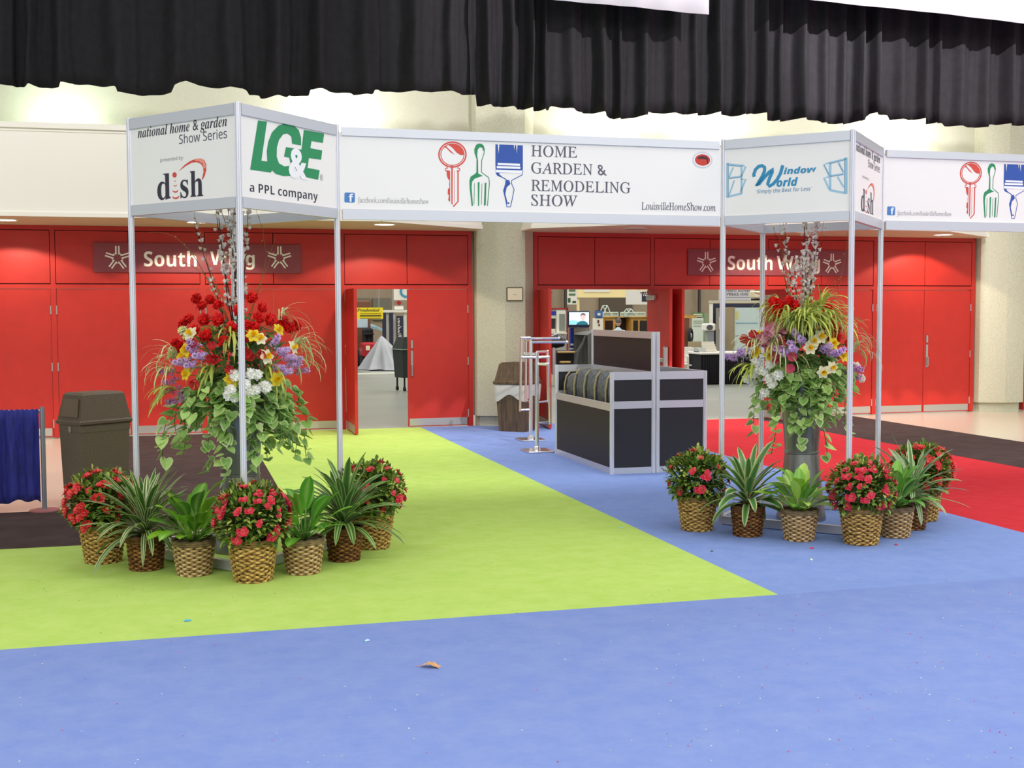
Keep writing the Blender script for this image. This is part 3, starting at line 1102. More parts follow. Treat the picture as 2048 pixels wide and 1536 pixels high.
def azalea_foliage(seed, rx=.225, rz=.2, zc=.42, n=2100):
    rr = random.Random(seed)
    mb = MB()
    for k in range(14):
        a = rr.uniform(0, 2 * PI)
        e = rr.uniform(.5, 1.3)
        L = rr.uniform(.2, .32)
        p = [(0.02 * math.cos(a), .02 * math.sin(a), .24)]
        p.append((L * .5 * math.cos(a) * math.cos(e), L * .5 * math.sin(a) * math.cos(e), .27 + L * .45 * math.sin(e)))
        p.append((L * math.cos(a) * math.cos(e), L * math.sin(a) * math.cos(e), .27 + L * .9 * math.sin(e)))
        mb.tube(p, [.006, .004, .003], 5, cols=lin((70, 54, 34)))
    for k in range(n):
        a = rr.uniform(0, 2 * PI)
        s = rr.uniform(-.75, 1)
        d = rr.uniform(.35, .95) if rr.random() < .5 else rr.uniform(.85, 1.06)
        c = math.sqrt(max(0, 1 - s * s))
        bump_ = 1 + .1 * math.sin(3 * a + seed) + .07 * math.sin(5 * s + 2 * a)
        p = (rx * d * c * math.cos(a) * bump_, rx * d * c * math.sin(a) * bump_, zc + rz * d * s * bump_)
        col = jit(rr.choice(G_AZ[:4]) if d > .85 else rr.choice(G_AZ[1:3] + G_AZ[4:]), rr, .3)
        mb.leaf(p, a + rr.uniform(-1, 1), s * 1.0 + rr.uniform(-.5, .9), rr.uniform(.032, .056), rr.uniform(.02, .03), rr.uniform(0, .8), [col, jit(col, rr, .2), col], 3)
    return mb.mesh('foliage', M_LEAF)


def azalea_blossom(seed, cols):
    """a truss of ruffled blossoms, about 5 cm across"""
    rr = random.Random(seed)
    mb = MB()
    for q in range(rr.randint(2, 4)):
        o = Vector((rr.uniform(-.018, .018), rr.uniform(-.018, .018), rr.uniform(0, .014)))
        for k in range(6):
            a = 2 * PI * k / 6 + rr.uniform(-.2, .2)
            c = lin(rr.choice(cols))
            c2 = mixc(c, lin((170, 24, 50)), .3)
            mb.leaf(o, a, rr.uniform(.5, 1.0), rr.uniform(.024, .032), rr.uniform(.02, .026), rr.uniform(.5, 1.1), [c, c2, c], 3, fold=.3, wid0=.4)
        mb.tube([o, o + Vector((0, 0, .025))], .0014, 4, cols=lin((240, 170, 170)))
    return mb.mesh('blossom', M_PETAL)


AZ_COLS = [(236, 62, 92), (240, 76, 80), (226, 48, 82), (244, 104, 116)]
AZ_COLS2 = [(228, 56, 62), (238, 80, 62), (216, 42, 58), (242, 104, 88)]
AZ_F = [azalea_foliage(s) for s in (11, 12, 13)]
AZ_B = [azalea_blossom(s, AZ_COLS) for s in range(20, 24)]
AZ_B2 = [azalea_blossom(s, AZ_COLS2) for s in range(24, 28)]
G_POT = 'potted plants around the sign towers'


def put_basket(root, bk):
    a = link('basket', bk[0], root)
    link('soil', bk[1], root)
    return a


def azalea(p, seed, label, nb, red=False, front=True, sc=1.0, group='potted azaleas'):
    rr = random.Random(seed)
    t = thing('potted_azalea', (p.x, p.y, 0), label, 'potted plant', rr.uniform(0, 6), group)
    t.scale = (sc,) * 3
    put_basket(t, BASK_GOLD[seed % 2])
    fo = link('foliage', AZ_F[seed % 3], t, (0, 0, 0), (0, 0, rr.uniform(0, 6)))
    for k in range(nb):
        a = 2 * PI * k * .618 + rr.uniform(-.3, .3)
        s = -.55 + 1.5 * ((k + .5) / nb) + rr.uniform(-.12, .12)
        s = min(.98, s)
        c = math.sqrt(max(0, 1 - s * s))
        v = Vector((c * math.cos(a), c * math.sin(a), s))
        pos = (v.x * .232, v.y * .232, .42 + v.z * .207)
        d = Vector((v.x, v.y, v.z + .25)).normalized()
        link('blossom', rr.choice(AZ_B2 if red else AZ_B), t, pos, d.to_track_quat('Z', 'Y').to_euler(), rr.uniform(.85, 1.4))
    return t


# ------------------------------------------------------------------ striped dracaenas and peace lilies
def dracaena_foliage(seed, n=54, wide=.034, edge=(208, 214, 150), midc=(58, 92, 34), inner=(40, 68, 26), L=(.3, .47), stripe=True):
    rr = random.Random(seed)
    mb = MB()
    for s_ in range(3):
        x, y = rr.uniform(-.03, .03), rr.uniform(-.03, .03)
        mb.tube([(x, y, .2), (x * 1.3, y * 1.3, .34)], .011, 6, cols=lin((92, 84, 50)))
    for k in range(n):
        t = (k + .5) / n
        a = k * 2.39996 + rr.uniform(-.25, .25)
        el = .1 + 1.3 * t ** .9 + rr.uniform(-.14, .14)
        E_, M_, I_ = jit(lin(edge), rr, .2), jit(lin(midc), rr, .25), jit(lin(inner), rr, .25)
        ac = [E_, M_, I_, jit(E_, rr, .3) if stripe and rr.random() < .75 else I_, I_, M_, E_] if stripe else [E_, M_, I_, M_, E_]
        r0 = rr.uniform(.005, .03)
        mb.leaf((r0 * math.cos(a), r0 * math.sin(a), .235 + .1 * t), a, el, rr.uniform(*L), rr.uniform(wide * .8, wide * 1.2), rr.uniform(.5, 1.5) * (1.15 - .5 * t), ac, 8, fold=.22, twist=rr.uniform(-.5, .5), wid0=.35)
    return mb.mesh('foliage', M_LEAFG, smooth=True)


def lily_foliage(seed, n=26, cols=((112, 168, 30), (88, 146, 26), (60, 110, 26), (44, 84, 24)), L=(.15, .24), W=(.07, .1)):
    rr = random.Random(seed)
    mb = MB()
    for k in range(n):
        t = (k + .5) / n
        a = k * 2.39996 + rr.uniform(-.3, .3)
        el = .35 + 1.1 * t + rr.uniform(-.1, .1)
        ps = rr.uniform(.1, .2) * (.7 + .5 * t)
        d = Vector((math.cos(a) * math.cos(el), math.sin(a) * math.cos(el), math.sin(el)))
        b = Vector((.02 * math.cos(a), .02 * math.sin(a), .22))
        e = b + d * ps
        c = lin(rr.choice(cols))
        mb.tube([b, b + d * ps * .5 + Vector((0, 0, .006)), e], .0032, 5, cols=mixc(c, lin((140, 180, 80)), .3))
        c2 = jit(c, rr, .15)
        mb.leaf(e, a, el - .05, rr.uniform(*L), rr.uniform(*W), rr.uniform(.4, 1.3), [c2, c, mixc(c, lin((180, 210, 110)), .35), c, c2], 7, fold=.2, twist=rr.uniform(-.5, .5), wid0=.12)
    return mb.mesh('foliage', M_LEAFG, smooth=True)


DR_A = dracaena_foliage(31, 88, .04, (222, 228, 170), (84, 122, 50), (60, 96, 40), (.34, .52))
DR_B = dracaena_foliage(32, 40, .066, (220, 218, 150), (84, 130, 66), (66, 112, 60), (.34, .48), stripe=False)
DR_C = dracaena_foliage(33, 60, .036, (232, 236, 204), (122, 164, 84), (84, 128, 62), (.32, .48))
DR_D = dracaena_foliage(34, 66, .05, (176, 200, 124), (84, 126, 58), (64, 102, 46), (.32, .48))
PL_A = lily_foliage(41, 36, ((134, 186, 44), (112, 168, 40), (86, 138, 38), (70, 116, 38)), (.18, .27), (.085, .12))
PL_B = lily_foliage(42, 32, ((98, 164, 50), (82, 146, 46), (116, 178, 58), (60, 114, 44)), (.18, .26), (.07, .1))
PL_C = lily_foliage(43, 40, ((152, 200, 66), (112, 168, 56), (92, 148, 54), (176, 210, 96)), (.15, .23), (.065, .095))


def simple_pot(name, p, bk, me, label, rz=0.0, group=None, sc=1.0):
    t = thing(name, (p.x, p.y, 0), label, 'potted plant', rz, group)
    t.scale = (sc,) * 3
    put_basket(t, bk)
    link('foliage', me, t)
    return t


def stand(u, v, r):
    """centre of a round pot whose front foot shows at pixel (u, v)"""
    p = gnd(u, v)
    d = Vector((p.x, p.y, 0)).normalized()
    return p + d * r


LG, RG = 'pots around the left tower', 'pots around the right tower'
azalea(stand(207, 1129, .112), 50, 'red azalea in a golden basket at the far left, beside the brown trash can', 58, red=True, group=LG)
simple_pot('potted_dracaena', stand(293, 1143, .098), BASK_DARK[0], DR_A, 'white-striped arching dracaena in a dark basket, beside the far left azalea', .4, LG)
simple_pot('potted_peace_lily', stand(389, 1154, .1), BASK_TAN[0], PL_A, 'broad bright green leaves in a tan basket, just left of the front azalea', 1.0, LG)
azalea(stand(507, 1167, .112), 51, 'pink-red azalea in a golden basket in front of the left tower urn', 56, group=LG)
simple_pot('potted_peace_lily', stand(607, 1151, .1), BASK_TAN[1], PL_B, 'upright dark green leaves on stalks in a tan basket, right of the front azalea', 2.2, LG)
simple_pot('potted_dracaena', stand(689, 1125, .098), BASK_DARK[1], DR_D, 'pale-edged dracaena in a dark basket under the left tower right post', 3.0, LG)
azalea(stand(746, 1100, .112), 52, 'pink-red azalea mostly hidden behind the dracaena at the left tower', 34, group=LG)
azalea(stand(1394, 1064, .112), 53, 'sparsely flowering azalea in front of the black counter', 22, group=RG)
simple_pot('potted_dracaena', stand(1495, 1075, .098), BASK_DARK[0], DR_B, 'upright cream-edged dracaena in a dark basket at the right tower', .9, RG)
simple_pot('potted_peace_lily', stand(1598, 1084, .1), BASK_TAN[1], PL_C, 'low yellow-green leafy plant in a tan basket before the right urn', 1.9, RG)
azalea(stand(1722, 1092, .112), 54, 'dense crimson azalea in a golden basket in front of the right tower', 64, group=RG)
simple_pot('potted_peace_lily', stand(1789, 1077, .1), BASK_TAN[0], PL_B, 'broad pale green leaves in a tan basket tucked behind the crimson azalea', .2, RG)
simple_pot('potted_dracaena', stand(1822, 1061, .098), BASK_DARK[1], DR_C, 'white-striped dracaena leaning over the red carpet', 2.5, RG)
azalea(stand(1843, 1044, .112), 55, 'crimson azalea farthest right, showing against the red carpet', 56, red=True, group=RG)

# ------------------------------------------------------------------ flower prototypes
def petal_ball(seed, n, r, cols, size, name):
    """a rounded head of small florets"""
    rr = random.Random(seed)
    mb = MB()
    for k in range(n):
        s = 1 - 2 * (k + .5) / n
        a = k * 2.39996
        c = math.sqrt(1 - s * s)
        d = Vector((c * math.cos(a), c * math.sin(a), s))
        p = d * r * rr.uniform(.75, 1.05)
        col = jit(lin(rr.choice(cols)), rr, .15)
        for q in range(4):
            mb.leaf(p, a + q * PI / 2 + rr.uniform(-.4, .4), rr.uniform(-.2, 1.2), size * rr.uniform(.8, 1.2), size * .9, rr.uniform(.2, .9), [col, jit(col, rr, .2), col], 2, fold=.2, wid0=.4)
    return mb.mesh(name, M_PETAL)


def spike(seed, cols, name, L=.16, r=.035):
    """hyacinth-like spike of florets"""
    rr = random.Random(seed)
    mb = MB()
    mb.tube([(0, 0, -.05), (0, 0, L)], .004, 5, cols=lin((96, 130, 50)))
    for k in range(60):
        t = rr.random()
        a = rr.uniform(0, 2 * PI)
        rad = r * (1 - .6 * t)
        p = (rad * .6 * math.cos(a), rad * .6 * math.sin(a), L * t)
        col = jit(lin(rr.choice(cols)), rr, .15)
        for q in range(3):
            mb.leaf(p, a + (q - 1) * .9, rr.uniform(-.2, .7), rr.uniform(.018, .028), .011, rr.uniform(.2, 1.2), [col, mixc(col, (1, 1, 1), .2), col], 2, wid0=.5)
    return mb.mesh(name, M_PETAL)


def daffodil(seed, pc, tc):
    rr = random.Random(seed)
    mb = MB()
    c = lin(pc)
    for k in range(6):
        a = k * PI / 3
        mb.leaf((0, 0, 0), a, .15, .05, .034, rr.uniform(-.2, .4), [c, mixc(c, lin((230, 220, 120)), .25), c], 4, fold=.12, wid0=.35)
    mb.tube([(0, 0, -.0), (0, 0, -.03), (0, .01, -.08)], [.006, .003, .003], 5, cols=lin((110, 150, 50)))
    pm = mb.mesh('petals', M_PETAL)
    t = MB()
    t.col = lin(tc)
    t.lathe([(.009, 0), (.011, .015), (.014, .026), (.019, .031), (.016, .03), (.011, .016), (.003, .004)], 14, cap=False)
    t.ball((0, 0, .012), .005, 6, 4, col=lin((226, 170, 20)))
    return pm, t.mesh('trumpet', M_PETAL, smooth=True)


def tulip(seed, col):
    rr = random.Random(seed)
    mb = MB()
    c = lin(col)
    for k in range(6):
        a = k * PI / 3
        mb.leaf((.004 * math.cos(a), .004 * math.sin(a), 0), a, .5, .062, .042, -1.5, [jit(c, rr, .1), mixc(c, (1, .6, .5), .12), jit(c, rr, .1)], 5, fold=.25, wid0=.4)
    mb.tube([(0, 0, .002), (0, 0, -.04), (.01, 0, -.1)], .004, 5, cols=lin((110, 150, 60)))
    return mb.mesh('tulip', M_PETAL, smooth=True)


REDS = [petal_ball(s, 26, .045, [(224, 26, 24), (236, 44, 32), (202, 14, 20)], .03, 'red_geranium') for s in (61, 62, 63)]
WHITES = [petal_ball(s, 26, .035, [(255, 254, 246), (254, 252, 240), (246, 246, 232)], .022, 'white_stock') for s in (64, 65)]
PALES = [petal_ball(66, 24, .04, [(226, 226, 150), (206, 214, 140), (240, 240, 200)], .024, 'pale_bloom')]
PURP = [spike(s, [(208, 164, 226), (194, 144, 216), (224, 192, 236)], 'purple_hyacinth') for s in (67, 68)]
MAUVE = [spike(s, [(204, 132, 196), (186, 108, 178), (218, 164, 208)], 'mauve_stock') for s in (69, 70)]
PINKB = [petal_ball(71, 22, .05, [(206, 132, 150), (190, 112, 134), (220, 160, 170)], .036, 'dusty_pink_bloom')]
DAF_W = daffodil(72, (250, 246, 214), (244, 206, 30))
DAF_Y = daffodil(73, (246, 220, 46), (240, 196, 20))
TUL_R, TUL_P = tulip(74, (206, 22, 30)), tulip(75, (226, 96, 130))


def heart_leaf(mb, p, az, el, L, c, ce, rr):
    """heart-shaped ivy leaf with a pale margin"""
    d = Vector((math.cos(az) * math.cos(el), math.sin(az) * math.cos(el), math.sin(el)))
    s = Vector((-math.sin(az), math.cos(az), 0))
    nv = d.cross(s) * -1
    tw = rr.uniform(-.6, .6)
    s, nv = s * math.cos(tw) + nv * math.sin(tw), nv * math.cos(tw) - s * math.sin(tw)
    out = [(0, 0), (-.14, .2), (-.1, .42), (.12, .52), (.42, .44), (.72, .24), (1, 0), (.72, -.24), (.42, -.44), (.12, -.52), (-.1, -.42), (-.14, -.2)]
    inn = [(x * .62 + .14, y * .6) for x, y in out]
    p = Vector(p)
    P = lambda x, y: p + (d * x + s * y + nv * (-.25 * abs(y) - .18 * x * x)) * L
    vs = [P(*q) for q in out] + [P(*q) for q in inn] + [P(.3, 0)]
    cc = [ce] * 12 + [c] * 12 + [mixc(c, ce, .15)]
    fs = []
    for k in range(12):
        j = (k + 1) % 12
        fs += [(k, j, 12 + j, 12 + k), (12 + k, 12 + j, 24)]
    mb.add(vs, fs, cc)


def ivy(seed, vines, rim, z0, lo, spread):
    """trailing variegated ivy spilling from the urn; vines: list of (azimuth, reach, drop)"""
    rr = random.Random(seed)
    mb = MB()
    IC = [lin(c) for c in ((164, 204, 112), (144, 188, 98), (182, 214, 126), (122, 168, 86))]
    IE = [lin(c) for c in ((214, 226, 160), (198, 220, 140), (226, 232, 184))]
    for az, reach, drop in vines:
        pts = []
        p0 = Vector((rim * .6 * math.cos(az), rim * .6 * math.sin(az), z0))
        n = 14
        w1, w2 = rr.uniform(0, 6), rr.uniform(0, 6)
        for k in range(n + 1):
            t = k / n
            out = rim * .6 + reach * math.sin(min(1, t * 1.5) * PI / 2)
            a = az + .12 * math.sin(5 * t + w1)
            z = z0 + .06 * math.sin(min(1, t * 4) * PI) * (1 - t) - drop * t ** 1.25
            pts.append(Vector((out * math.cos(a) + .012 * math.sin(9 * t + w2), out * math.sin(a), z)))
        mb.tube(pts, .0028, 4, cols=lin((104, 120, 56)))
        m = int(drop / .036) + 4
        for k in range(m):
            t = (k + .6) / m
            i = min(n - 1, int(t * n))
            q = pts[i].lerp(pts[i + 1], t * n - i)
            c = jit(rr.choice(IC), rr, .2)
            heart_leaf(mb, q + Vector((rr.uniform(-.02, .02), rr.uniform(-.02, .02), rr.uniform(-.01, .02))), az + rr.uniform(-1.3, 1.3), rr.uniform(-1.25, -.1), rr.uniform(.058, .096), c, mixc(c, rr.choice(IE), rr.uniform(.5, 1)), rr)
    return mb.mesh('trailing_ivy', M_LEAF)


def grass(seed, n, L, cols, el, spread, w=.011, curl=(1.0, 2.4)):
    rr = random.Random(seed)
    mb = MB()
    for k in range(n):
        a = rr.uniform(-spread, spread)
        c = jit(lin(rr.choice(cols)), rr, .2)
        mb.leaf((rr.uniform(-.02, .02), rr.uniform(-.02, .02), 0), a, el + rr.uniform(-.6, .6), rr.uniform(*L), rr.uniform(w * .7, w * 1.3), rr.uniform(*curl), [c, mixc(c, (1, 1, .7), .25), c], 8, wid0=.5, twist=rr.uniform(-.6, .6))
    return mb


YG = [(186, 196, 44), (160, 178, 40), (206, 208, 80), (132, 156, 40)]
VG = [(202, 206, 140), (170, 184, 104), (216, 216, 168), (134, 156, 84)]


def blossom_branch(seed, p0, p1, bend, nb, twig=(58, 46, 40), buds=True, r=.006):
    rr = random.Random(seed)
    mb = MB()
    p0, p1 = Vector(p0), Vector(p1)
    pts = []
    n = 12
    for k in range(n + 1):
        t = k / n
        q = p0.lerp(p1, t) + Vector(bend) * math.sin(PI * t) + Vector((rr.uniform(-1, 1), rr.uniform(-1, 1), 0)) * .008
        pts.append(q)
    mb.tube(pts, [r * (1 - .75 * k / n) for k in range(n + 1)], 5, cols=lin(twig))
    W = [lin(c) for c in ((250, 244, 238), (240, 228, 222), (226, 216, 200))]
    for k in range(int(nb * 1.7) if buds else nb):
        t = .22 + .78 * rr.random() ** 1.1
        i = min(n - 1, int(t * n))
        q = pts[i].lerp(pts[i + 1], t * n - i) + Vector((rr.uniform(-1, 1), rr.uniform(-1, 1), rr.uniform(-.3, .3))) * .024
        c = rr.choice(W) if buds else lin((176, 150, 90))
        if buds:
            for z in range(4):
                a = z * PI / 2 + rr.uniform(-.4, .4)
                mb.leaf(q, a, rr.uniform(.1, 1.0), rr.uniform(.022, .03), .024, .3, [c, jit(c, rr, .06), c], 2, wid0=.5)
            mb.ball(q, .012, 6, 4, col=c)
        else:
            mb.ball(q, .006, 5, 3, col=c)
    return mb.mesh('blossom_branch' if buds else 'curly_twig', M_PETAL)


M_URN = mat('urn_pewter', (150, 150, 148), .34, metal=.8, noise=.2, scale=5)


def urn(root):
    mb = MB()
    mb.lathe([(.205, 0), (.205, .03), (.198, .05), (.165, .3), (.142, .53), (.139, .556), (.146, .562), (.146, .575), (.139, .581), (.142, .65), (.168, .95), (.188, 1.17), (.2, 1.25), (.2, 1.262), (.188, 1.262), (.17, 1.15)], 40)
    mb.build('urn', M_URN, root, smooth=40)
    MB().lathe([(.18, 1.22), (.0, 1.25)], 24, cap=False).build('moss', M_SOIL, root)
    # leafy filler inside the bouquet
    rr = random.Random(5)
    m = MB()
    for k in range(420):
        a = rr.uniform(0, 2 * PI)
        s = rr.uniform(-.5, 1)
        c = math.sqrt(1 - s * s)
        d = rr.uniform(.3, .88)
        p = (.34 * d * c * math.cos(a), .34 * d * c * math.sin(a), 1.42 + .42 * d * s)
        col = jit(lin(rr.choice(((92, 126, 62), (70, 104, 50), (118, 152, 74), (54, 84, 44)))), rr, .25)
        m.leaf(p, a + rr.uniform(-.6, .6), rr.uniform(-.6, 1.1), rr.uniform(.07, .13), rr.uniform(.03, .055), rr.uniform(.2, 1), [col, mixc(col, (1, 1, .6), .12), col], 4)
    m.build('greenery', M_LEAF, root)


def arrangement(cx, cy, label):
    t = thing('flower_arrangement', (cx, cy, 0), label, 'flower arrangement')
    urn(t)
    return t


def bloom(root, cx, cy, u, v, me, rr, out=.34, sc=1.0, sub=None, zc=1.42, hz=.5):
    """sets a bloom on the front of the bouquet where it shows at (u, v)"""
    dep = .02
    for _ in range(3):
        p = at(u, v, cy - dep)
        dx, dz = (p.x - cx), (p.z - zc)
        rem = 1 - (dx / .6) ** 2 - (dz / (hz * 1.25)) ** 2
        dep = out * math.sqrt(max(.0, rem))
    d = Vector((dx * 1.4, -max(dep, .12) - .1, dz * .8 + .12)).normalized()
    q = (d + Vector((rr.uniform(-.25, .25), rr.uniform(-.2, .2), rr.uniform(-.25, .25)))).normalized()
    o = link(me.name.split('.')[0], me, root, (p.x - cx, p.y - cy, p.z), q.to_track_quat('Z', 'Y').to_euler(), sc * rr.uniform(.9, 1.12))
    if sub:
        link('trumpet', sub, o)
    return o


def tuft(root, cx, cy, u, v, me, az, out=.3):
    p = at(u, v, cy - out)
    return link('grass_tuft', me, root, (p.x - cx, p.y - cy, p.z), (0, 0, az))


# ---- left bouquet
AX, AY = .43, 9.17
A = arrangement(AX, AY, 'tall urn bouquet with mostly red flowers inside the left sign tower')
rr = random.Random(100)
for u, v in ((393, 598), (404, 612), (378, 638), (366, 650), (408, 640), (388, 662), (352, 690), (362, 697), (503, 597), (524, 616), (517, 636), (506, 655), (490, 652), (498, 674), (561, 650), (577, 656), (591, 652), (448, 683), (412, 672), (436, 640), (462, 655), (375, 672), (420, 600), (540, 640), (478, 620), (436, 610), (566, 640)):
    bloom(A, AX, AY, u, v, rr.choice(REDS), rr, sc=.74, out=.3)
for u, v in ((426, 697), (425, 722), (489, 706), (499, 716), (517, 710), (460, 742), (396, 766), (391, 690), (433, 718)):
    bloom(A, AX, AY, u, v, TUL_R, rr, sc=1.15, out=.42)
for u, v, q in ((520, 678, DAF_W), (532, 714, DAF_W), (507, 672, DAF_Y), (556, 660, DAF_Y), (463, 758, DAF_Y), (373, 748, DAF_Y), (373, 700, DAF_Y), (382, 668, DAF_W), (366, 715, DAF_Y), (552, 758, DAF_Y), (585, 695, DAF_W)):
    bloom(A, AX, AY, u, v, q[0], rr, sc=1.15, sub=q[1], out=.43)
for u, v in ((403, 697), (397, 708), (382, 720), (372, 728), (545, 692), (558, 704), (568, 716), (575, 735), (563, 745), (391, 728), (410, 712), (580, 722), (548, 735)):
    bloom(A, AX, AY, u, v, rr.choice(PURP), rr, sc=.72, out=.38)
for u, v in ((356, 760), (363, 778), (366, 795), (592, 745), (350, 745)):
    bloom(A, AX, AY, u, v, rr.choice(MAUVE), rr, sc=.8)
for u, v in ((503, 748), (515, 750), (500, 784), (511, 779), (527, 770), (458, 790), (462, 778), (497, 812), (470, 795), (532, 775), (470, 752), (490, 768)):
    bloom(A, AX, AY, u, v, rr.choice(WHITES), rr, sc=.85, out=.44)
for u, v in ((375, 672), (366, 662), (345, 708)):
    bloom(A, AX, AY, u, v, PALES[0], rr, sc=.8)
GT = [grass(s, 18, (.16, .36), VG, .8, 1.2, .009, (1.4, 3.2)).mesh('grass_tuft', M_LEAF) for s in (81, 82)]
GY = [grass(s, 20, (.16, .3), YG, .3, .9, .014).mesh('grass_tuft', M_LEAF) for s in (83, 84)]
for u, v, az, me in ((352, 715, PI, GT[0]), (345, 745, PI + .3, GT[1]), (588, 700, 0, GT[0]), (582, 725, -.2, GT[1]), (590, 690, .2, GT[1]), (425, 738, -2.4, GY[0]), (535, 742, -.8, GY[1]), (350, 780, PI + .2, GY[0]), (462, 668, -1.2, GY[1]), (430, 660, 2.2, GY[0]), (560, 640, .3, GT[0])):
    tuft(A, AX, AY, u, v, me, az, .24)
vines = []
for k in range(34):
    az = rr.uniform(0, 2 * PI) if k > 22 else rr.uniform(-PI + .05, -.05)
    vines.append((az, rr.uniform(.08, .26), rr.uniform(.18, .6)))
vines += [(PI + .12, .4, .58), (PI + .3, .32, .46), (-.1, .34, .62), (-.25, .26, .6), (-1.2, .1, .66), (-1.9, .14, .72), (-2.2, .2, .66)]
vines += [(rr.uniform(-PI + .1, -.1), rr.uniform(.14, .3), rr.uniform(.08, .34)) for k in range(22)]
link('trailing_ivy', ivy(91, vines, .24, 1.27, .5, .3), A)
for k, (x, y, dx, dy, h, nb) in enumerate(((-.03, .0, -.13, .02, 1.35, 34), (.0, -.03, -.09, -.05, 1.32, 36), (.02, .02, -.05, .04, 1.36, 34), (-.01, .03, -.16, .05, 1.2, 26), (.03, .0, .02, .0, 1.3, 30), (.02, -.02, -.03, -.04, 1.05, 26), (.04, .03, .05, .04, 1.1, 22), (-.05, 0, -.25, .02, .9, 12))):
    link('blossom_branch', blossom_branch(200 + k, (x, y, 1.5), (x + dx, y + dy, 1.5 + h), (.02 * math.sin(k), .02, 0), nb), A)
for k, (p1, bend) in enumerate((((-.62, -.1, 2.32), (-.02, 0, .28)), ((-.55, .05, 2.2), (.12, 0, .1)), ((.12, -.05, 2.55), (.14, 0, .1)), ((.28, -.1, 2.3), (.02, 0, .05)), ((-.3, 0, 2.5), (-.05, 0, .1)), ((-.42, .1, 2.9), (.12, 0, .25)))):
    link('curly_twig', blossom_branch(240 + k, (0, 0, 1.5), p1, bend, 6, (150, 112, 56), False, .004), A)

# ---- right bouquet
BX, BY = 5.047, 9.235
B = arrangement(BX, BY, 'tall urn bouquet with purple, white and yellow flowers inside the right sign tower')
for u, v in ((1579, 604), (1562, 612), (1556, 625), (1572, 628), (1668, 660), (1656, 655), (1660, 672), (1640, 632), (1672, 676), (1590, 612), (1548, 605), (1662, 645), (1655, 618)):
    bloom(B, BX, BY, u, v, rr.choice(REDS), rr, sc=.8, out=.28)
for u, v in ((1495, 680), (1507, 688), (1512, 672), (1690, 688)):
    bloom(B, BX, BY, u, v, TUL_R, rr, sc=1.1)
for u, v in ((1557, 720), (1586, 714), (1580, 739), (1553, 712)):
    bloom(B, BX, BY, u, v, TUL_P, rr, sc=1.15, out=.43)
for u, v in ((1595, 674), (1605, 683), (1590, 690), (1492, 712), (1482, 716), (1500, 704), (1578, 706), (1590, 703), (1655, 705), (1668, 708), (1645, 700)):
    bloom(B, BX, BY, u, v, rr.choice(PURP), rr, sc=.9)
for u, v in ((1690, 742), (1686, 752), (1694, 732), (1565, 700)):
    bloom(B, BX, BY, u, v, rr.choice(MAUVE), rr, sc=.85)
for u, v in ((1545, 665), (1560, 660), (1530, 680)):
    bloom(B, BX, BY, u, v, PINKB[0], rr, sc=1.0)
for u, v, q in ((1640, 674, DAF_W), (1628, 684, DAF_W), (1666, 687, DAF_Y), (1514, 704, DAF_Y), (1519, 672, DAF_Y), (1620, 696, DAF_W), (1663, 735, DAF_W), (1646, 744, DAF_W), (1686, 712, DAF_Y), (1540, 710, DAF_Y)):
    bloom(B, BX, BY, u, v, q[0], rr, sc=1.2, sub=q[1], out=.43)
for u, v in ((1513, 724), (1517, 738), (1541, 729), (1495, 757), (1540, 758), (1556, 750), (1530, 785), (1722, 757), (1712, 733), (1510, 748), (1545, 768), (1505, 765), (1527, 742)):
    bloom(B, BX, BY, u, v, rr.choice(WHITES), rr, sc=.9, out=.42)
GB = grass(85, 76, (.2, .38), YG, .9, PI, .017, (1.2, 3.0)).mesh('grass_tuft', M_LEAF)
GB2 = grass(86, 60, (.2, .36), YG, .6, PI, .016, (1.4, 3.0)).mesh('grass_tuft', M_LEAF)
for u, v, az, me, o in ((1612, 640, .3, GB, .12), (1595, 648, 1.5, GB2, .34), (1628, 646, 2.4, GB2, .34), (1612, 636, .8, GB2, .36), (1655, 640, 1.1, GB2, .25), (1640, 625, 0, GB, .1), (1570, 630, 2.6, GB2, .15), (1545, 690, -2.6, GT[0], .25), (1565, 715, -2.0, GT[1], .3), (1700, 690, .2, GT[1], .1), (1705, 705, -.3, GT[0], .1), (1700, 670, .4, GT[0], .05), (1512, 690, PI, GT[1], .15), (1505, 735, PI + .3, GY[0], .15), (1560, 605, 2.2, GY[1], .1)):
    tuft(B, BX, BY, u, v, me, az, o)
vines = []
for k in range(32):
    az = rr.uniform(0, 2 * PI) if k > 20 else rr.uniform(-PI + .05, -.05)
    vines.append((az, rr.uniform(.08, .24), rr.uniform(.25, .62)))
vines += [(PI + .1, .3, .6), (PI + .4, .26, .75), (-.15, .24, .65), (-1.15, .1, .8), (-1.7, .1, .5), (-1.45, .12, .45), (-2.0, .14, .7)]
vines += [(rr.uniform(-PI + .1, -.1), rr.uniform(.12, .28), rr.uniform(.08, .3)) for k in range(16)]
link('trailing_ivy', ivy(92, vines, .24, 1.33, .5, .3), B)
for k, (x, y, dx, dy, h, nb) in enumerate(((.0, .0, .03, .02, 1.32, 46), (.02, -.03, .06, -.05, 1.15, 44), (.02, .02, .04, .04, 1.28, 36), (-.02, .0, -.16, .03, 1.0, 22), (.03, .0, .1, .0, .8, 30), (-.02, -.02, -.08, -.04, .7, 30), (.04, .03, .14, .04, 1.1, 16), (-.01, -.02, .0, -.04, .75, 34), (-.05, 0, -.22, .02, .95, 8))):
    link('blossom_branch', blossom_branch(300 + k, (x, y, 1.5), (x + dx, y + dy, 1.5 + h), (.02 * math.sin(k), .02, 0), nb), B)
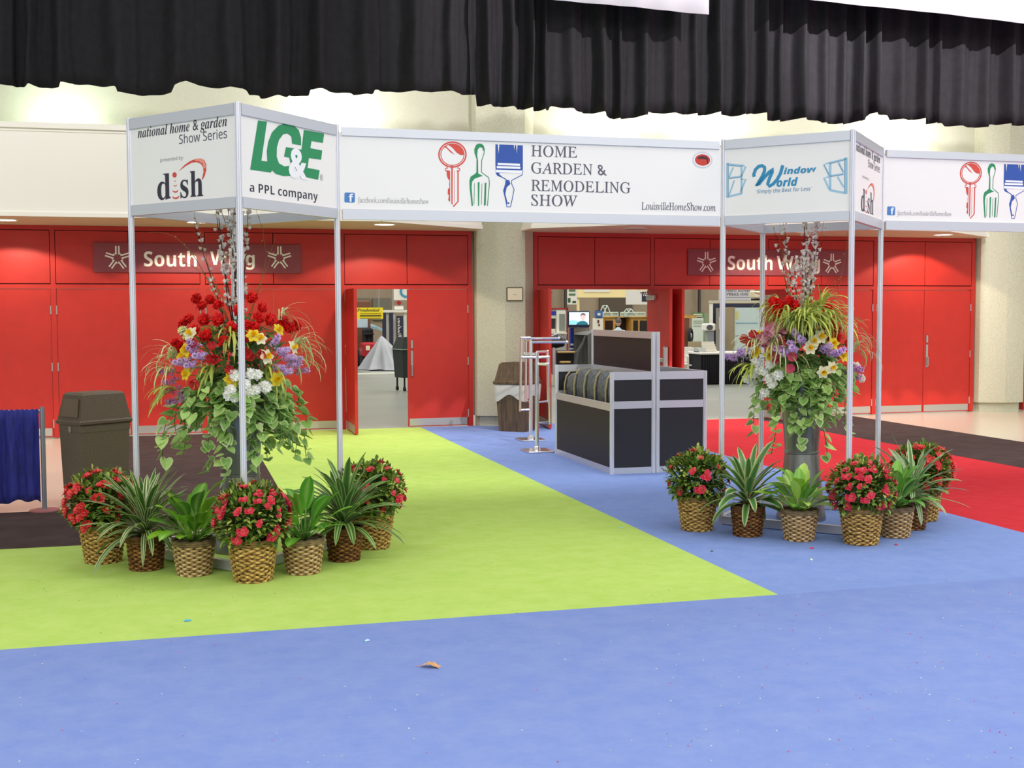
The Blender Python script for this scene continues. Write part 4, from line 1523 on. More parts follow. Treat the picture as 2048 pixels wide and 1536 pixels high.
for k, (p1, bend) in enumerate((((.36, -.1, 2.5), (.1, 0, -.1)), ((.28, 0, 2.0), (.08, 0, .1)), ((-.22, 0, 2.6), (-.06, 0, .0)), ((-.12, .05, 2.6), (-.1, 0, .1)), ((.2, 0, 2.62), (.02, 0, 0)))):
    link('curly_twig', blossom_branch(340 + k, (0, 0, 1.5), p1, bend, 4, (150, 108, 60), False, .004), B)
# ------------------------------------------------------------------ trash cans
M_BROWN = mat('plastic_brown', (92, 82, 62), .5, noise=.2, scale=60, bump=.1, bscale=120)
M_BROWNL = mat('plastic_brown_hood', (88, 74, 54), .5, noise=.2, scale=60, bump=.1, bscale=120)


def frustum(mb, a0, b0, z0, a1, b1, z1):
    vs = [(-a0, -b0, z0), (a0, -b0, z0), (a0, b0, z0), (-a0, b0, z0), (-a1, -b1, z1), (a1, -b1, z1), (a1, b1, z1), (-a1, b1, z1)]
    return mb.add(vs, [(0, 3, 2, 1), (4, 5, 6, 7), (0, 1, 5, 4), (1, 2, 6, 5), (2, 3, 7, 6), (3, 0, 4, 7)])


ex = Vector((.79, .613, 0))
ey = Vector((-.613, .79, 0))
c = Vector((-.86, 11.76, 0)) + ex * .26 + ey * .175
t = thing('trash_can', c, 'dark brown plastic trash can with a tapered hood, beside the low blue drape', 'trash can', math.atan2(ex.y, ex.x))
m = MB()
frustum(m, .235, .155, 0, .26, .175, .73)
m.box((-.262, -.177, .66), (.262, .177, .73))
m.build('body', M_BROWN, t)
m = MB()
m.rbox((-.285, -.2, .725), (.285, .2, .77), .012)
frustum(m, .27, .185, .765, .225, .15, 1.0)
frustum(m, .225, .15, 1.0, .2, .13, 1.02)
h = m.build('hood', M_BROWNL, t)
m = MB()
vs = [(-.2675, -.135, .8), (-.2675, .135, .8), (-.238, .115, .965), (-.238, -.115, .965)]
m.add(vs + [(x - .006, y, z) for x, y, z in vs], [(0, 1, 2, 3), (4, 7, 6, 5), (0, 4, 5, 1), (1, 5, 6, 2), (2, 6, 7, 3), (3, 7, 4, 0)])
m.build('flap', mat('plastic_brown_flap', (98, 84, 60), .5, noise=.15, scale=60), t)
m = MB().rbox((-.27, -.018, .655), (-.255, .018, .715), .004)
m.build('latch', mat('latch_pale', (150, 136, 110), .5), t)
# wood-grain can with a plastic liner beside the pillar
M_WOODG = mat('wood_grain_dark', (94, 74, 52), .6, noise=.5, scale=6, stretch=(5, 5, .6), rgb2=(58, 44, 30), detail=5)
M_LINER = mat('liner_plastic', (226, 226, 222), .3, alpha=.62, bump=.4, bscale=16)
t = thing('trash_can', (4.83, 17.36, 0), 'wood-grain trash can with a white plastic liner, beside the concrete pillar', 'trash can', math.radians(48))
m = MB()
frustum(m, .205, .205, 0, .245, .245, .7)
m.build('body', M_WOODG, t)
m = MB()
m.rbox((-.275, -.275, .69), (.275, .275, .745), .014)
frustum(m, .255, .255, .74, .2, .2, .99)
frustum(m, .2, .2, .99, .17, .17, 1.01)
m.build('hood', M_WOODG, t)
m = MB()
frustum(m, .0, .0, 0, 0, 0, 0)
m = MB()
per = []
rr = random.Random(8)
N = 48
for k in range(N):
    s = k / N * 4
    e = int(s)
    q = s - e
    x, y = ((-1 + 2 * q, -1), (1, -1 + 2 * q), (1 - 2 * q, 1), (-1, 1 - 2 * q))[e]
    per.append((x, y))
vs = []
for j, (z, g) in enumerate(((.695, .255), (.66, .26), (.6, .258), (.52, .25))):
    for k, (x, y) in enumerate(per):
        dz = 0 if j < 3 else -.03 - .045 * math.cos(k / 12 * 2 * PI) + .012 * math.sin(k * .8)
        w = g + .004 * math.sin(k * 1.1 + j)
        vs.append((x * w, y * w, z + dz))
fs = []
for j in range(3):
    for k in range(N):
        k2 = (k + 1) % N
        fs.append((j * N + k, (j + 1) * N + k, (j + 1) * N + k2, j * N + k2))
m.add(vs, fs)
m.build('liner_bag', M_LINER, t, smooth=True)

# ------------------------------------------------------------------ low blue pipe-and-drape at the left edge
M_BDRAPE = mat('drape_blue', (40, 46, 140), .8, noise=.25, scale=40, stretch=(1, 1, .15), rgb2=(24, 28, 96))
M_PIPE = mat('pipe_galvanised', (150, 156, 166), .35, metal=.8)
t = thing('pipe_and_drape', (-1.168, 11.53, 0), 'low royal blue drape on grey pipes at the left edge', 'drape')
MB().tube([(0, 0, .01), (0, 0, .925)], .021, 14).build('upright', M_PIPE, t)
MB().lathe([(.13, 0), (.13, .008), (.03, .014)], 28).build('base_plate', mat('base_plate_maroon', (150, 92, 92), .5), t)
MB().tube([(0, .02, .885), (-2.0, .06, .885)], .016, 10).build('cross_rail', M_PIPE, t)
m = MB()
vs, fs = [], []
nx, nz = 150, 10
for j in range(nz + 1):
    z = .905 - (.905 - .075) * j / nz
    for i in range(nx + 1):
        x = -.03 - 1.9 * i / nx
        am = .012 if j < 2 else .028
        y = .02 + am * math.sin(i * .62 + .6 * math.sin(i * .21)) - (.02 if j > 1 else .028) + .02 * (-x) * .5
        vs.append((x, y, z + (.012 * math.sin(i * .5) + .02 * math.sin(i * .13)) * (j == nz) + (.006 * math.sin(i * 1.9)) * (j == 0)))
for j in range(nz):
    for i in range(nx):
        a = j * (nx + 1) + i
        fs.append((a, a + nx + 1, a + nx + 2, a + 1))
m.add(vs, fs)
o = m.build('drape_cloth', M_BDRAPE, t, smooth=True)
sd = o.modifiers.new('thickness', 'SOLIDIFY')
sd.thickness = .004

# ------------------------------------------------------------------ black counter with aluminium frame
M_PANB = mat('counter_panel_black', (30, 30, 36), .55, noise=.2, scale=200)
CX0, CX1, CX2, CY0, CY1 = 4.49, 4.975, 5.57, 12.36, 14.34
t = thing('display_counter', ((CX0 + CX1) / 2, 13.35, 0), 'black and aluminium display counter with an open upper bay and a tall back panel', 'counter')
ox, oy = t.location.x, 13.35


def cpost(x, y, h, par):
    m = MB()
    post(m, x - par.location.x, y - par.location.y, 0, h, .024)
    m.build('post', M_ALU, par)


def crail(x0, y0, x1, y1, z0, z1, par):
    m = MB()
    rails(m, (x0 - par.location.x, y0 - par.location.y), (x1 - par.location.x, y1 - par.location.y), z0, z1, .014)
    m.build('rail', M_ALUR, par)


def cpan(x0, y0, x1, y1, z0, z1, par, nm='panel'):
    m = MB()
    rails(m, (x0 - par.location.x, y0 - par.location.y), (x1 - par.location.x, y1 - par.location.y), z0, z1, .004)
    m.build(nm, M_PANB, par)


for x, y, h in ((CX0, CY0, 1.1), (CX0, CY1, 1.1), (CX1 - .01, CY0, 1.53), (CX1 - .01, CY1, 1.53)):
    cpost(x, y, h, t)
XT = CX1 - .01
for a, b, c_, d in ((CX0, CY0, XT, CY0), (CX0, CY1, XT, CY1)):
    crail(a, b, c_, d, .0, .066, t)
    crail(a, b, c_, d, .705, .785, t)
    crail(a, b, c_, d, 1.015, 1.1, t)
    cpan(a, b, c_, d, .06, .71, t)
    cpan(a, b, c_, d, .78, 1.02, t)
crail(CX0, CY0, CX0, CY1, 0, .066, t)
crail(CX0, CY0, CX0, CY1, .68, .76, t)
cpan(CX0, CY0, CX0, CY1, .06, .69, t)
crail(XT, CY0, XT, CY1, 1.04, 1.1, t)
crail(XT, CY0, XT, CY1, 1.455, 1.53, t)
cpan(XT, CY0, XT, CY1, 1.09, 1.46, t, 'back_panel')
cpan(XT, CY0, XT, CY1, .02, 1.05, t, 'back_panel')
MB().box((CX0 + .02 - ox, CY0 + .02 - oy, .69), (XT - .02 - ox, CY1 - .02 - oy, .71)).build('shelf', M_PANB, t)
t2_ = thing('display_counter', (5.28, 13.35, 0), 'black and aluminium counter end unit joined to the right of the tall panel', 'counter')
for x, y, h in ((CX1 + .04, CY0, 1.53), (CX2, CY0, 1.1), (CX2, CY1, 1.1), (CX1 + .04, CY1, 1.1)):
    cpost(x, y, h, t2_)
for a, b, c_, d in ((CX1 + .04, CY0, CX2, CY0), (CX2, CY0, CX2, CY1), (CX1 + .04, CY1, CX2, CY1)):
    crail(a, b, c_, d, .0, .066, t2_)
    crail(a, b, c_, d, .705, .785, t2_)
    crail(a, b, c_, d, 1.015, 1.1, t2_)
    cpan(a, b, c_, d, .06, .71, t2_)
    cpan(a, b, c_, d, .78, 1.02, t2_)
MB().box((CX1 + .06 - 5.28, CY0 + .02 - 13.35, .69), (CX2 - .02 - 5.28, CY1 - .02 - 13.35, .71)).build('shelf', M_PANB, t2_)
# grey plaid bags standing in the open bay
M_PLAID = mat('bag_plaid_grey', (104, 108, 112), .85, noise=.5, scale=26, rgb2=(70, 74, 80), bump=.3, bscale=90)
M_STRAP = mat('bag_strap_tan', (156, 142, 104), .8)
BL = ('grey plaid bag with tan strap at the rear end of the counter bay', 'second grey plaid bag from the rear end of the counter bay', 'middle grey plaid bag in the counter bay', 'second grey plaid bag from the front post of the counter', 'grey plaid bag nearest the front post of the counter')
for k in range(5):
    y = 14.08 - k * .37
    h = .30 + (.05 if k else 0)
    b = thing('fabric_bag', (4.7, y, .71), BL[k], 'bag', 0, 'grey bags in the counter bay')
    m = MB()
    n = 20
    vs, fs = [], []
    for j, (zz_, sx, sy) in enumerate(((0, .11, .14), (.03, .13, .165), (h * .5, .135, .172), (h * .85, .12, .16), (h, .07, .12), (h + .01, .0, .0))):
        for i in range(n):
            a = 2 * PI * i / n
            ca, sa = math.cos(a), math.sin(a)
            ca = math.copysign(abs(ca) ** .35, ca)
            sa = math.copysign(abs(sa) ** .35, sa)
            vs.append((sx * ca * (1 + .03 * math.sin(3 * a + k)), sy * sa, zz_ + .01 * math.sin(2 * a + k) * (j > 1)))
    for j in range(5):
        for i in range(n):
            i2 = (i + 1) % n
            fs.append((j * n + i, j * n + i2, j * n + n + i2, j * n + n + i))
    m.add(vs, fs)
    m.build('body', M_PLAID, b, smooth=True)
    m = MB()
    for dy in (.12,):
        pts = [(-.15, dy, .0), (-.152, dy, h * .5), (-.13, dy, h * .85), (-.08, dy, h + .015), (.05, dy, h + .02)]
        for i in range(len(pts) - 1):
            p, q = Vector(pts[i]), Vector(pts[i + 1])
            m.add([p + Vector((0, -.022, 0)), p + Vector((0, .022, 0)), q + Vector((0, .022, 0)), q + Vector((0, -.022, 0))], [(0, 1, 2, 3)])
    o = m.build('strap', M_STRAP, b)
    sd = o.modifiers.new('thickness', 'SOLIDIFY')
    sd.thickness = .006

# ------------------------------------------------------------------ chrome garment racks beside the counter
M_CHROME = mat('chrome', (238, 238, 240), .2, metal=.9)


def rack(x, y, h, label, rz, arms):
    """arms: (heading, height, inner end, outer end, foot of the outer drop bar or None)"""
    t = thing('garment_rack', (x, y, 0), label, 'clothes rack', rz)
    m = MB()
    m.rbox((-.17, -.2, 0), (.17, .2, .022), .006).lathe([(.045, .02), (.04, .06), (.028, .07)], 16)
    m.build('base', M_CHROME, t)
    MB().tube([(0, 0, .03), (0, 0, h)], .026, 14).build('upright', M_CHROME, t)
    for a, hz_, r0, r1, drop in arms:
        d = Vector((math.cos(a), math.sin(a), 0))
        m = MB()
        z = Vector((0, 0, hz_))
        m.tube([d * r0 + z, d * r1 + z], .017, 8)
        m.ball(d * r1 + z, .02, 8, 5)
        if drop is not None:
            m.tube([d * r1 + z, d * (r1 + .02) + Vector((0, 0, drop))], .017, 8)
            m.tube([Vector((0, 0, drop + .02)), d * (r1 + .02) + Vector((0, 0, drop + .02))], .012, 8)
        m.build('arm', M_CHROME, t)
    return t


rack(4.33, 14.66, 1.235, 'nearer chrome garment rack left of the counter', 0, ((PI, 1.185, 0, .2, None), (0, 1.185, 0, .15, .34), (PI - .5, 1.225, 0, .16, None), (.7, 1.25, 0, .24, .6), (-.9, 1.1, 0, .16, None)))
rack(4.63, 15.98, 1.36, 'farther chrome garment rack between the wood-grain can and the counter', 0, ((PI, 1.4, 0, .13, .4), (.1, 1.39, 0, .42, None), (-.2, 1.34, 0, .5, None), (1.5, 1.36, 0, .3, .5)))

# ------------------------------------------------------------------ small things dropped on the carpets
def oak_leaf(p, rz):
    t = MB()
    out = [(0, .004), (.012, .018), (.028, .012), (.036, .034), (.05, .018), (.062, .04), (.078, .02), (.094, .03), (.118, 0)]
    vs = [(x, y, .006 + .012 * math.sin(x * 40) + .16 * abs(y) * .6) for x, y in out] + [(x, -y, .006 + .012 * math.sin(x * 40) + .1 * abs(y)) for x, y in out[::-1][1:]]
    mid_ = [(x, 0, .004 + .012 * math.sin(x * 40)) for x, y in out]
    n = len(out)
    allv = vs + mid_
    o = len(vs)
    fs = []
    for k in range(n - 1):
        fs.append((k, k + 1, o + k + 1, o + k))
        a = len(vs) - 1 - (k - 1) if k > 0 else 0
        b = len(vs) - 1 - k if k < n - 1 else n - 1
        fs.append((o + k, o + k + 1, b, a if k > 0 else 0))
    t.add(allv, fs)
    t.tube([(0, 0, .004), (-.03, .004, .004)], .0015, 5)
    ob = t.build('fallen_leaf', mat('leaf_dry', (206, 156, 106), .7, noise=.2, scale=60), loc=p, rot=(0, 0, rz))
    return tag(ob, 'single curled tan oak leaf lying on the blue carpet in front', 'leaf')


oak_leaf(gnd(842, 1334), -.35)


def scrap(name, u, v, col, label, cat, L=.03, rz=0.0, group=None):
    p = gnd(u, v)
    m = MB()
    m.add([(-L, -L * .5, .001), (-L * .2, -L * .7, .004), (L, -L * .3, .002), (L * .8, L * .5, .005), (-L * .1, L * .7, .007), (-L * .9, L * .4, .003), (0, 0, .011)], [(0, 1, 6), (1, 2, 6), (2, 3, 6), (3, 4, 6), (4, 5, 6), (5, 0, 6), (5, 4, 3, 2, 1, 0)])
    o = m.build(name, mat(name + '_%d_%d_%d' % col, col, .6), loc=p, rot=(0, 0, rz))
    return tag(o, label, cat, group)


scrap('paper_scrap', 375, 1242, (70, 176, 214), 'small bright blue scrap on the green carpet', 'litter', .022)
scrap('paper_scrap', 735, 1282, (176, 226, 232), 'tiny pale scrap on the blue carpet near the green edge', 'litter', .016, .4)
scrap('paper_scrap', 1243, 1056, (110, 196, 220), 'tiny blue scrap at the diagonal green and blue carpet edge', 'litter', .016, 1.1)
PG = 'fallen azalea petals'
scrap('fallen_petal', 1624, 1097, (214, 32, 70), 'crimson petal on the blue carpet below the tan basket before the right urn', 'petal', .018, .3, PG)
scrap('fallen_petal', 1792, 1090, (190, 28, 50), 'dark red petal on the blue carpet right of the crimson azalea basket', 'petal', .018, 1.3, PG)
scrap('fallen_leaf_bit', 1623, 1120, (206, 220, 190), 'pale green leaf bit on the blue carpet in front of the right urn', 'leaf', .016, .8)
scrap('fallen_leaf_bit', 1424, 1103, (70, 92, 60), 'dark green leaf bit on the blue carpet left of the right tower pots', 'leaf', .012, .2)
scrap('fallen_leaf_bit', 770, 1099, (88, 52, 36), 'brown bit on the green carpet at the foot of the hidden azalea', 'leaf', .01, .2)
mb = MB()
rr = random.Random(77)
for k in range(230):
    u, v = rr.uniform(20, 2040), rr.uniform(1120, 1530)
    if k < 120:
        u = rr.uniform(1300, 2040)
    p = gnd(u, v)
    c = rr.choice([(206, 30, 80), (214, 50, 90), (226, 226, 190), (236, 236, 220), (200, 214, 180)]) if p.y < 6.7 or p.x > 3.7 else rr.choice([(92, 70, 40), (70, 60, 40), (180, 120, 60)])
    s = rr.uniform(.0025, .006)
    a = rr.uniform(0, 6)
    cc = lin(c)
    mb.add([(p.x + s * math.cos(a), p.y + s * math.sin(a), .0015), (p.x + s * math.cos(a + 2), p.y + s * math.sin(a + 2), .0015), (p.x + s * math.cos(a + 4), p.y + s * math.sin(a + 4), .0015), (p.x, p.y, .004)], [(0, 1, 3), (1, 2, 3), (2, 0, 3), (2, 1, 0)], [cc] * 4)
o = mb.build('petal_litter', vcmat('litter_specks', .7, .2))
tag(o, 'scattered tiny petal and leaf crumbs on the carpets', 'litter', kind='stuff')
# ------------------------------------------------------------------ the hall behind the doors
def span(u0, v0, u1, v1, y):
    """x0, z0, x1, z1 of a frontal rectangle standing at depth y"""
    a, b = at(u0, v1, y), at(u1, v0, y)
    return a.x, a.z, b.x, b.z


YF = 46.0
tag(MB().box((-10, YF, -.1), (45, YF + .3, 3.1)).build('wall_hall_far', mat('hall_wall_taupe', (166, 148, 124), .9, noise=.12, scale=2)), 'taupe panelled lower wall at the far end of the second hall', 'wall', kind='structure')
tag(MB().box((-10, YF - .05, 3.1), (45, YF + .3, 9)).build('wall_hall_upper', mat('hall_wall_cream', (222, 212, 176), .9)), 'cream upper wall at the far end of the second hall', 'wall', kind='structure')


def frontal(name, u0, v0, u1, v1, y, d, m, parent=None, floor=False, bev=0.0):
    x0, z0, x1, z1 = span(u0, v0, u1, v1, y)
    if floor:
        z0 = 0.0
    o = parent.location if parent else Vector((0, 0, 0))
    mb = MB()
    lo, hi = (x0 - o.x, y - o.y, z0 - o.z), (x1 - o.x, y + d - o.y, z1 - o.z)
    if bev:
        mb.rbox(lo, hi, bev)
    else:
        mb.box(lo, hi)
    return mb.build(name, m, parent)


def root_at(name, u, v, y, label, cat, group=None):
    """an Empty on the floor under pixel column u at depth y"""
    p = at(u, v, y)
    return thing(name, (p.x, y, 0), label, cat, 0, group)


def words_on(par, s, style, u0, v0, u1, v1, y, m, **k):
    x0, z0, x1, z1 = span(u0, v0, u1, v1, y)
    o = par.location
    return letters('lettering', s, style, (x0 - o.x, z0 - o.z, x1 - o.x, z1 - o.z), y - .012 - o.y, m, par, **k)


M_TAUPE = mat('booth_taupe', (150, 136, 116), .8)
M_GREYP = mat('booth_grey', (120, 116, 100), .8)
M_NAVY = mat('booth_navy', (34, 38, 62), .6)
M_OFFW = mat('booth_offwhite', (228, 226, 212), .6)
M_YEL = mat('sign_yellow', (244, 222, 30), .5)
M_BROWNV = mat('truck_brown', (118, 78, 56), .45)
M_GLASSD = mat('glass_dark', (46, 54, 56), .15)
M_TIRE = mat('rubber', (28, 28, 30), .8)
M_OAK = mat('oak_trim', (206, 156, 76), .5, noise=.2, scale=8)
M_REDT = mat('trim_red', (170, 24, 36), .5)

# dark panels and pale columns of the far wall
for u0, u1 in ((700, 739), (746, 781)):
    tag(frontal('wall_panel_dark', u0, 596, u1, 640, YF - .12, .1, M_GREYP), 'dark grey wall panel behind the yellow hanging sign', 'wall', kind='structure')
tag(frontal('wall_panel_dark', 1080, 578, 1101, 650, YF - .12, .1, mat('booth_umber', (92, 80, 66), .8)), 'dark wall recess seen at the left of the second doorway', 'wall', kind='structure')
tag(frontal('wall_panel_dark', 1200, 594, 1265, 640, YF - .14, .1, mat('booth_umber', (92, 80, 66), .8)), 'dark olive wall panel behind the glass models', 'wall', kind='structure')
for u0, u1, l in ((1130, 1134, 'thin dark column beside the hanging white sign'), (1398, 1402, 'thin dark column seen through the rightmost opening')):
    tag(frontal('wall_column', u0, 560, u1, 700, YF - .3, .15, mat('column_dark', (72, 66, 60), .7), floor=True), l, 'column', kind='structure')

# --- seen through the left doorway
y = 36.0
t = root_at('hanging_sign', 735, 628, y, 'yellow hanging sign with black script seen through the left doorway', 'sign')
frontal('board', 704, 615, 766, 638, y, .05, M_YEL, t)
words_on(t, 'Prudential', 'boldital', 714, 617, 759, 623, y, INK)
for v in (626, 629.5, 635.5):
    frontal('print_line', 720, v, 762, v + 1.3, y - .012, .005, mat('print_olive', (150, 130, 30), .6), t)
frontal('print_bar', 720, 631, 763, 632.6, y - .012, .005, INK, t)
for u in (712, 758):
    x, z = at(u, 615, y).x, at(u, 615, y).z
    MB().tube([(x - t.location.x, .02, z), (x - t.location.x, .02, z + 3)], .012, 6).build('cable', M_STEEL, t)
# brown box truck
y = 40.0
t = root_at('box_truck', 715, 690, y, 'brown delivery truck parked behind the tarp, seen through the left doorway', 'truck')
x0, z0, x1, z1 = span(690, 690, 742, 641, y)
W = x1 - x0
ox_ = t.location.x
m = MB().rbox((x0 - ox_, 0, .5), (x1 - ox_, 4, 2.15), .05)
m.build('body', M_BROWNV, t)
m = MB().rbox((x0 - ox_ + .05, -.02, 1.25), (x1 - ox_ - .1, .02, 1.68), .01)
m.build('windshield', mat('windshield_pale', (196, 216, 226), .2), t)
MB().rbox((x0 - ox_, -.1, .35), (x1 - ox_, .05, .55), .03).build('bumper', M_STEEL, t)
for sx in (x0 - ox_ + .14, x1 - ox_ - .14):
    m = MB()
    m.tube([(sx - .1, .5, .3), (sx + .1, .5, .3)], .3, 20)
    m.build('wheel', M_TIRE, t)
# red riding mower
y = 38.5
t = root_at('riding_mower', 746, 700, y, 'red riding mower behind the silver tarp in the left doorway', 'mower')
x0, z0, x1, z1 = span(727, 700, 768, 664, y)
hw = (x1 - x0) / 2
m = MB().rbox((-hw, 0, .32), (hw, .8, .8), .06)
m.build('hood', mat('mower_red', (176, 22, 34), .35), t)
MB().rbox((-hw * .5, .9, .75), (hw * .5, 1.3, 1.25), .06).build('seat', M_BLACK, t)
for sx in (-hw * .55, hw * .45):
    MB().rbox((sx - .05, -.02, .55), (sx + .08, .01, .7), .01).build('headlamp', mat('lamp_cream', (240, 230, 190), .3), t)
for sx in (-hw * .8, hw * .8):
    for yy, r_ in ((.3, .2), (1.1, .28)):
        MB().tube([(sx - .1, yy, r_), (sx + .1, yy, r_)], r_, 18).build('wheel', M_TIRE, t)
MB().tube([(0, .75, .8), (0, .85, 1.05)], .02, 6).lathe([(.17, 1.03), (.19, 1.05), (.17, 1.07)], 18, (0, .86, 0)).build('steering_wheel', M_BLACK, t)
# light-blue awning over the truck
y = 41.5
t = root_at('awning', 735, 642, y, 'pale blue awning roof behind the brown truck', 'awning')
x0, z0, x1, z1 = span(708, 646, 768, 638, y)
m = MB()
n = 10
vs = [(x0 - t.location.x + (x1 - x0) * i / n, k * 2.0, z1 - .12 * abs(i / n - .5) ** 2 * 4 - .1 + .12 * k) for k in (0, 1) for i in range(n + 1)]
m.add(vs, [(i, i + 1, n + 2 + i, n + 1 + i) for i in range(n)])
for i in (0, n):
    m2 = MB().tube([(vs[i][0], 0, 0), (vs[i][0], 0, vs[i][2])], .03, 8)
    m2.build('pole', M_STEEL, t)
o = m.build('canopy', mat('awning_blue', (170, 212, 230), .6), t)
o.modifiers.new('thickness', 'SOLIDIFY').thickness = .08
# silver tarp heaped over something pointed
y = 33.5
pc = gnd(772, 741)
y = pc.y
t_r = random.Random(4)
m = MB()
n, rows = 60, 14
apex = at(764, 672, y + .6)
vs, fs = [], []
bx0, bx1 = gnd(734, 741).x, gnd(836, 741).x
cxm = (bx0 + bx1) / 2
for j in range(rows + 1):
    t_ = j / rows
    for i in range(n):
        a = 2 * PI * i / n
        fold_ = 1 + (.17 * math.sin(7 * a) + .1 * math.sin(13 * a + 1)) * min(1, t_ * 1.5)
        rx_, ry_ = (bx1 - bx0) / 2 * (t_ ** .85) * fold_ + .02, .75 * (t_ ** .85) * fold_ + .02
        x = apex.x + (cxm - apex.x) * t_ + rx_ * math.cos(a)
        vs.append((x, y + .7 + ry_ * math.sin(a), max(.01, apex.z * (1 - t_) ** 1.05 + .03 * math.sin(5 * a) * (t_ > .9))))
for j in range(rows):
    for i in range(n):
        i2 = (i + 1) % n
        fs.append((j * n + i, (j + 1) * n + i, (j + 1) * n + i2, j * n + i2))
m.add(vs, fs)
tag(m.build('tarp', mat('tarp_silver', (172, 175, 180), .45), smooth=True), 'silver tarp draped to a peak over equipment in the left doorway', 'tarp')
# booth posts and lintel with a vertical banner
y = 38.8
t = root_at('exhibit_booth', 790, 700, y, 'off-white booth frame with navy posts right of the yellow sign', 'booth')
frontal('lintel', 763, 620, 822, 625, y, .5, M_OFFW, t)
for u0, u1 in ((766, 772), (780, 786)):
    frontal('post', u0, 625, u1, 700, y, .1, M_NAVY, t, floor=True)
for u0, u1 in ((773, 777), (787, 790), (808, 813)):
    frontal('pilaster', u0, 625, u1, 700, y + .1, .1, M_OFFW, t, floor=True)
b = frontal('banner', 793, 632, 806, 681, y - .06, .02, M_NAVY, t)
x0, z0, x1, z1 = span(795, 679, 804, 636, y - .08)
me = letters('lettering', 'Windows', 'script', (0, 0, z1 - z0, x1 - x0), 0, M_OFFW, t)
me.rotation_euler = (0, PI / 2, 0)
me.location = (x0 - t.location.x, -.085, z1)
t = root_at('booth_sign', 800, 590, 39.4, 'white booth sign with a blue ring emblem at the top of the left doorway', 'sign')
frontal('board', 787, 560, 818, 600, 39.4, .08, M_OFFW, t)
c_ = at(812, 583, 39.38)
m = MB()
m.stroke([(c_.x - t.location.x + .17 * math.cos(a), c_.z + .17 * math.sin(a)) for a in [i * PI / 12 for i in range(24)]], .07, -.03, True)
m.build('emblem', P_TEAL, t)
frontal('post', 784, 560, 787, 622, 39.4, .1, M_STEEL, t, floor=True)
t = root_at('display_board', 798, 620, 38.6, 'white rounded placard with a red diamond standing on the booth lintel', 'sign')
frontal('board', 789, 611, 807, 620, 38.9, .05, M_WHITE, t, bev=.04)
m = MB()
c_ = at(797, 607, 38.9)
m.flat([(c_.x - t.location.x + a, c_.z + b_) for a, b_ in ((-.08, .02), (.0, .1), (.1, .03), (.03, -.07))], .28)
o = m.build('diamond', M_REDT, t)
o.modifiers.new('thickness', 'SOLIDIFY').thickness = .02
# dark office chair half hidden by the door leaf
pc = gnd(829, 781)
t = thing('covered_cart', (pc.x - .1, pc.y, 0), 'dark green covered cart on casters half hidden by the leaf with the steel pull', 'cart', .2)
M_CHAIR = mat('cover_dark_green', (40, 48, 42), .7)
m = MB()
frustum(m, .26, .26, .3, .3, .3, .95)
frustum(m, .3, .3, .95, .22, .22, 1.2)
m.build('cover', M_CHAIR, t)
m = MB()
m.tube([(-.31, -.31, .93), (.31, -.31, .93), (.31, .31, .93), (-.31, .31, .93), (-.31, -.31, .93)], .012, 6)
m.build('rope', mat('rope_pale', (150, 170, 150), .7), t)
for sx in (-.22, .22):
    for sy in (-.22, .22):
        lg = MB().tube([(sx, sy, .08), (sx, sy, .34)], .02, 6).build('leg', M_BLACK, t)
        MB().tube([(sx - .02, sy, .05), (sx + .02, sy, .05)], .05, 12).build('caster', M_BLACK, lg)
# white cart at the left jamb
pc = gnd(708, 746)
t = thing('utility_cart', (pc.x - .05, pc.y, 0), 'small white utility cart at the left jamb of the left doorway', 'cart')
MB().rbox((-.3, 0, .72), (.16, .4, .8), .02).build('tray', M_OFFW, t)
MB().rbox((-.3, 0, .2), (.16, .4, .26), .02).build('shelf', M_OFFW, t)
for sx in (-.28, .14):
    for sy in (.02, .38):
        lg = MB().tube([(sx, sy, .06), (sx, sy, .72)], .018, 6).build('leg', M_OFFW, t)
        MB().tube([(sx - .012, sy, .05), (sx + .012, sy, .05)], .05, 10).build('wheel', M_TIRE, lg)
x0 = gnd(700, 745).x
tag(MB().box((x0, 34.6, -.012), (9.0, 34.9, .02)).build('trim_9', M_OFFW), 'white strip on the hall floor below the silver tarp', 'floor strip', kind='structure')

# --- seen through the middle double doorway
y = 40.0
t = root_at('fascia_board', 1210, 590, y, 'cream fascia beam with a white notice across the middle doorway', 'fascia')
frontal('beam', 1155, 560, 1330, 595, y, .3, mat('fascia_cream', (242, 222, 160), .6), t)
frontal('notice', 1168, 565, 1220, 584, y - .02, .02, M_OFFW, t)
for u in (1157, 1328):
    frontal('support_post', u - 2, 595, u + 2, 700, y + .1, .1, mat('fascia_cream', (242, 222, 160), .6), t, floor=True)
y = 36.0
t = root_at('hanging_sign', 1144, 595, y, 'white hanging sign with green lettering left of the television', 'sign')
frontal('board', 1135, 570, 1154, 609, y, .03, M_OFFW, t)
for (u0, v0, u1, v1) in ((1138, 579, 1151, 583), (1138, 587, 1151, 591)):
    frontal('print_line', u0, v0, u1, v1, y - .012, .005, mat('print_moss', (84, 120, 84), .6), t)
for (u0, v0, u1, v1) in ((1136, 596, 1141, 605), (1145, 602, 1152, 606)):
    frontal('print_block', u0, v0, u1, v1, y - .012, .005, mat('print_pine', (40, 84, 56), .6), t)
MB().tube([(0, .015, at(1144, 570, y).z), (0, .015, 6)], .01, 6).build('cable', M_STEEL, t)
